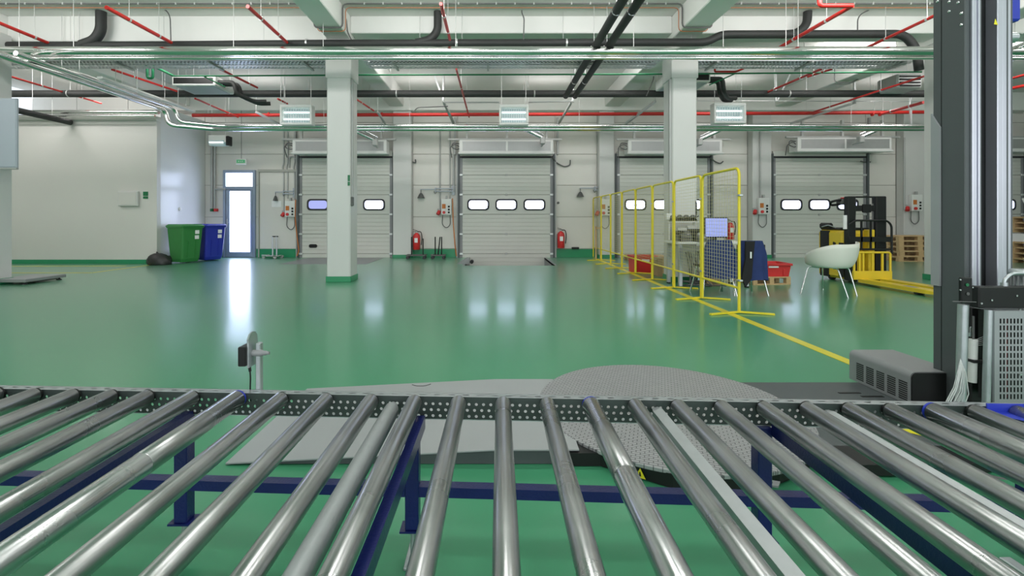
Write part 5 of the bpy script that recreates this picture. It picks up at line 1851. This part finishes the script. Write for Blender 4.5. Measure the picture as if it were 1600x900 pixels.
# front of the seat
m = MB()
fan = [(tcx + .21 * math.cos(math.radians(a)) * 1.02, tcy + .21 * math.sin(math.radians(a)), .447) for a in range(-5, 145, 10)]
m.add([(tcx, tcy, .435)] + fan, [(0, k + 1, k + 2) for k in range(len(fan) - 1)], True)
m.add([(tcx, tcy, .445)] + [(a, b, c + .012) for a, b, c in fan], [(0, k + 1, k + 2) for k in range(len(fan) - 1)], True)
m.build('seat_front', 'chair', tub)
for (px0, py0, px1, py1) in ((1263, 418, 1251, 460), (1309, 421, 1325, 466), (1326, 419, 1339, 463), (1285, 419, 1286, 452)):
    g = G(px1, py1)
    top = P(px0, py0, g.y - (.07 if g.y > 7.3 else -.10))
    top.z = .435
    MB().tube(fillet([(tcx + (top.x - tcx) * .55, tcy + (top.y - tcy) * .4, .428), top, g + Vector((0, 0, .008))], .06), .011, 10).cyl(g, g + Vector((0, 0, .012)), .014, 10).build('leg', 'chrome', tub)

# ---- yellow pallet truck
TX0, TX1 = 6.60, 7.32
st = thing('pallet_stacker', (6.95, 8.9, 0), 'yellow pallet stacker with black mast and load guard', 'forklift')
body = MB()
body.box(TX0, TX1, 8.62, 9.30, .06, .98, .05)
bd = body.build('chassis', 'truckyellow', st)
MB().box(TX0 - .008, TX0 + .02, 8.98, 9.22, .07, .97, .004).build('side_band', 'blackmetal', bd)
MB().box(TX0 - .012, TX0, 8.60, 8.72, .10, .75, .004).build('side_panel', 'blackmetal', bd)
for k, yq in enumerate((8.84,)):
    MB().prism([(yq - .04, .74), (yq + .03, .76), (yq + .04, .72), (yq + .0, .68), (yq - .03, .70)], 0, TX0 - .006, TX0 + .002).build('side_emblem', 'blackmetal', bd)
MB().box(TX0 + .04, TX0 + .62, 8.75, 9.28, .98, 1.03, .02).build('dashboard', 'blackmetal', st)
MB().box(TX0 + .02, TX0 + .10, 8.98, 9.30, 1.0, 1.12, .03).build('tray_rim', 'blackmetal', st)
MB().tube(fillet([(TX0 + .02, 9.2, 1.04), (TX0 + .0, 9.0, 1.08), (TX0 + .03, 8.85, 1.03)], .05), .012, 8).build('cable', 'zinc', st)
# tiller with its column and handle
MB().obox((TX0 + .22, 8.72, 1.02), (TX0 + .20, 8.66, 1.56), .09, .10).build('tiller_column', 'blackmetal', st)
hq = P(1311, 316, 8.8)
MB().box(hq.x - .02, hq.x + .13, 8.7, 8.86, hq.z - .05, hq.z + .07, .03).build('tiller_head', 'ceram', st)
MB().tube(fillet([(hq.x + .02, 8.75, hq.z + .04), (hq.x - .12, 8.72, hq.z + .03), (hq.x - .19, 8.78, hq.z - .0), (hq.x - .13, 8.84, hq.z - .06), (hq.x + .02, 8.80, hq.z - .04)], .06), .022, 10).build('tiller_handle', 'black', st)
MB().box(hq.x - .0, hq.x + .07, 8.70, 8.78, hq.z + .065, hq.z + .09, .01).build('red_button', 'redplastic', st)
wq = P(1320, 358, 8.55)
MB().box(wq.x - .03, wq.x + .03, 8.53, 8.56, wq.z - .0, wq.z + .26, .003).build('capacity_plate', 'paper', st)
# mast: two uprights, cross bars
for (pa, pb) in ((1325.5, 1338), (1369.5, 1386)):
    a, b = P(pa, 306.5, 8.5), P(pb, 306.5, 8.5)
    MB().box(a.x, b.x, 8.5, 8.62, .05, a.z, .015).build('mast_upright', 'blackmetal', st)
MB().box(P(1338, 0, 8.5).x, P(1370, 0, 8.5).x, 8.52, 8.56, P(0, 309, 8.5).z, P(0, 306.5, 8.5).z, .003).build('mast_cross_bar', 'blackmetal', st)
MB().box(P(1338, 0, 8.5).x, P(1370, 0, 8.5).x, 8.52, 8.58, P(0, 330, 8.5).z, P(0, 321, 8.5).z, .008).build('mast_cross_bar', 'blackmetal', st)
MB().box(P(1349, 0, 8.5).x, P(1362, 0, 8.5).x, 8.50, 8.54, P(0, 332, 8.5).z, P(0, 319, 8.5).z, .008).build('lift_cylinder_head', 'black', st)
MB().cyl((P(1367, 0, 8.5).x, 8.55, .6), (P(1367, 0, 8.5).x, 8.55, P(0, 318, 8.5).z), .012, 8).build('lift_chain', 'wire', st)
# black guard grid
gy = 8.44
def Q(px, py, y=gy): return P(px, py, y)
MB().tube(fillet([Q(1327, 351), Q(1335, 344.5), Q(1386, 344.5), Q(1393, 352), Q(1393.5, 397)], .07), .018, 8).build('guard_hoop', 'blackmetal', st)
for px in (1346, 1360.5):
    MB().box(Q(px - 1.3, 0).x, Q(px + 1.3, 0).x, gy - .01, gy + .01, Q(0, 390).z, Q(0, 344.5).z).build('guard_bar', 'blackmetal', st)
MB().box(Q(1327, 0).x, Q(1394, 0).x, gy - .01, gy + .02, Q(0, 378).z, Q(0, 370).z).build('guard_cross_bar', 'blackmetal', st)
MB().box(Q(1338, 0).x, Q(1394, 0).x, gy - .012, gy + .012, Q(0, 391).z, Q(0, 388).z).build('guard_cross_bar', 'blackmetal', st)
# yellow load backrest and forks
gy = 8.36
MB().tube(fillet([Q(1334.5, 426, gy), Q(1334.5, 394.5, gy), Q(1391, 394.5, gy), Q(1391, 426, gy)], .05), .020, 8).build('backrest_frame', 'truckyellow', st)
for px in (1342.5, 1348.5, 1363, 1378.5):
    MB().box(P(px - 1.4, 0, gy).x, P(px + 1.4, 0, gy).x, gy - .012, gy + .012, P(0, 424, gy).z, P(0, 395, gy).z).build('backrest_bar', 'truckyellow', st)
MB().box(P(1333, 0, gy).x, P(1393, 0, gy).x, gy - .02, gy + .03, P(0, 437, gy).z, P(0, 423.5, gy).z, .006).build('fork_carriage', 'truckyellow', st)
MB().box(P(1334, 0, gy).x, P(1342, 0, gy).x, gy + .03, gy + .2, .05, .45, .01).build('carriage_web', 'blackmetal', st)
MB().box(6.98, 7.10, 8.5, 8.62, .10, 1.0, .01).build('inner_panel', 'truckyellow', st)
for (xa, xb) in ((6.66, 6.86), (7.06, 7.26)):
    m = MB()
    m.loft([[(xa, 8.34, .045), (xb, 8.34, .045), (xb, 8.34, .105), (xa, 8.34, .105)], [(xa, 7.05, .045), (xb, 7.05, .045), (xb, 7.05, .105), (xa, 7.05, .105)], [(xa + .05, 6.9, .05), (xb - .05, 6.9, .05), (xb - .05, 6.9, .085), (xa + .05, 6.9, .085)]], True, False)
    fk = m.build('fork', 'truckyellow', st)
    MB().cyl((xa + .04, 7.25, .035), (xb - .04, 7.25, .035), .035, 14).build('load_wheel', 'rubber', fk)
    MB().box(xa + .06, xb - .06, 7.3, 7.5, .1052, .107).build('fork_plate', 'deck', fk)
for (x, y) in ((6.75, 9.1), (7.15, 9.1)):
    MB().cyl((x - .04, y, .06), (x + .04, y, .06), .06, 16).build('drive_wheel', 'rubber', st)

# ---- wheelie bins
def bin_(mt, lab, loc, rz):
    r = thing('wheelie_bin', (0, 0, 0), lab, 'rubbish bin', 'wheelie bins')
    # local: front towards +X, handle towards -X
    def ring_(d0, d1, w, z, b=.05):
        pts = []
        for (cx_, cy_, a0) in ((d1 - b, w / 2 - b, 0), (d0 + b, w / 2 - b, 90), (d0 + b, -w / 2 + b, 180), (d1 - b, -w / 2 + b, 270)):
            for k in range(4):
                a = math.radians(a0 + 30 * k)
                pts.append((cx_ + b * math.cos(a), cy_ + b * math.sin(a), z))
        return pts
    MB().loft([ring_(-.22, .24, .46, .03), ring_(-.24, .28, .50, .12), ring_(-.32, .37, .57, .97)], True, False).build('body', mt, r)
    MB().loft([ring_(-.34, .39, .60, .95), ring_(-.34, .40, .61, .985)], True, False).build('rim', mt, r)
    MB().loft([ring_(-.36, .41, .62, .985), ring_(-.35, .42, .62, 1.01), ring_(-.30, .36, .54, 1.055)], True, False).build('lid', mt, r)
    MB().box(-.42, -.38, -.24, .24, .98, 1.01, .01).box(-.40, -.30, -.24, -.20, .96, 1.0, .01).box(-.40, -.30, .20, .24, .96, 1.0, .01).build('handle', mt, r)
    for s in (-1, 1):
        MB().cyl((-.24, s * .22, .10), (-.24, s * .285, .10), .10, 20).build('wheel', 'rubber', r)
    MB().tube([(-.24, -.25, .10), (-.24, .25, .10)], .012, 8).build('axle', 'zinc', r)
    for z in (.70, .84):
        xx = .28 + .09 * (z - .12) / .85 + .006
        MB().obox((xx, .06, z), (xx, .17, z), .008, .10).build('label_sticker', 'paper', r)
    for y in (-.1, .1):
        MB().obox((.285, y, .16), (.335, y, .60), .03, .02).build('front_rib', mt, r)
    r.location = loc
    r.rotation_euler = (0, 0, rz)
    return r
q = P(279, 400, 12.55)
bin_('bingreen', 'green wheelie bin standing against the side wall', (q.x + .13, 12.60, 0), -.42)
q = P(325, 400, 13.25)
bin_('binblue', 'blue wheelie bin behind the green one', (q.x, 13.28, 0), -.50)
# black bag at the corner
bg = thing('rubbish_bag', (-8.72, 12.0, 0), 'black rubbish bag slumped on the floor before the green bin', 'bag')
rings = []
rb_ = random.Random(4)
for i in range(8):
    t = i / 7
    z = .30 * t
    rr = .29 * math.sqrt(max(0.02, 1 - (t * .97) ** 3)) * (1 if t > .1 else .92)
    rings.append([(-8.72 + rr * math.cos(2 * math.pi * k / 26) * (1 + .10 * math.sin(k * 1.7 + i)) - .05 * t, 11.98 + rr * .7 * math.sin(2 * math.pi * k / 26) * (1 + .08 * math.sin(k * 2.3 + i * 2)), z) for k in range(26)])
MB().loft(rings, True, True).build('bag_body', 'bag', bg)
MB().tube([(-8.78, 11.98, .29), (-8.80, 11.98, .34)], .03, 8, True, [.035, .012]).build('bag_knot', 'bag', bg)

# ---- platform scale
sc3 = thing('platform_scale', (-8.8, 8.7, 0), 'low steel platform scale beside the leftmost column', 'scale')
MB().box(-9.12, -8.48, 8.30, 9.10, .045, .10, .006).build('platform', 'deck', sc3)
MB().box(-9.10, -8.50, 8.32, 9.08, .10, .104).build('top_sheet', 'ramp', sc3)
for (x, y) in ((-9.05, 8.37), (-8.56, 8.37), (-9.05, 9.03), (-8.56, 9.03)):
    MB().lathe([(.045, 0), (.045, .012), (.02, .02), (.02, .05)], (x, y, 0), 12).build('foot', 'rubber', sc3)
MB().box(-9.10, -8.52, 8.45, 8.95, .025, .045).build('under_frame', 'black', sc3)

# ---- small hand trolley left of the first door
q = G(432, 403)
tl = thing('hand_trolley', (q.x, 13.9, 0), 'small chrome hand trolley with upright handles at the first dock door', 'trolley')
MB().box(q.x - .18, q.x + .22, 13.75, 14.1, .05, .10, .015).build('base_plate', 'chrome', tl)
for s, dx in ((-.06, .05), (.06, .12)):
    MB().tube([(q.x + s, 13.95, .1), (q.x + s - .02, 14.0, .62), (q.x + s - .04, 14.0, .66)], .022, 10).build('handle_post', 'zinc', tl)
MB().obox((q.x - .10, 14.0, .66), (q.x + .08, 14.0, .66), .03, .03).build('handle_grip', 'black', tl)
for (dx, dy) in ((-.28, -.05), (.1, -.12), (.2, .1), (-.05, .1)):
    MB().cyl((q.x + dx, 13.9 + dy - .03, .045), (q.x + dx, 13.9 + dy + .03, .045), .045, 12).build('caster', 'conduit', tl)
MB().box(q.x - .33, q.x - .12, 13.8, 13.9, .06, .12, .01).build('side_arm', 'chrome', tl)
# ---- transport dollies with upright posts left of the centre door
for k, (pxs, lab) in enumerate((((643, 661), 'dolly frame with black posts under the left extinguisher'), ((680, 684.5, 690), 'dolly frame with three black posts beside the centre door'))):
    x0, x1 = WX(pxs[0]) - .05, WX(pxs[-1]) + .18
    dl_ = thing('dolly', ((x0 + x1) / 2, 13.75, 0), lab, 'dolly')
    MB().box(x0, x1, 13.6, 13.64, .09, .13, .004).box(x0, x1, 13.86, 13.9, .09, .13, .004).build('frame_rail', 'ceram', dl_)
    MB().box(x0, x0 + .04, 13.64, 13.86, .09, .13).box(x1 - .04, x1, 13.64, 13.86, .09, .13).build('frame_cross', 'ceram', dl_)
    for j, px in enumerate(pxs):
        x = WX(px)
        x = (px - VX) * 13.75 / F
        MB().tube([(x, 13.75, .11), (x + (.06 if j == 1 and k else 0), 13.75, .66 - .05 * (j == 1 and not k))], .018, 8).build('post', 'blackmetal', dl_)
    for x in (x0 + .05, x1 - .05):
        for y in (13.62, 13.88):
            MB().cyl((x, y - .02, .045), (x, y + .02, .045), .045, 12).build('caster', 'rubber', dl_)
# tall thin stand behind the far fence end
sd_ = thing('steel_stand', (WX(938), 13.6, 0), 'narrow steel stand behind the far fence panels', 'stand')
for px in (931, 938.5):
    x = (px - VX) * 13.6 / F
    MB().box(x - .02, x + .02, 13.58, 13.62, 0, .98, .003).build('post', 'wood', sd_)
MB().box((931 - VX) * 13.6 / F, (938.5 - VX) * 13.6 / F, 13.58, 13.62, .90, .95).build('cross_bar', 'wood', sd_)
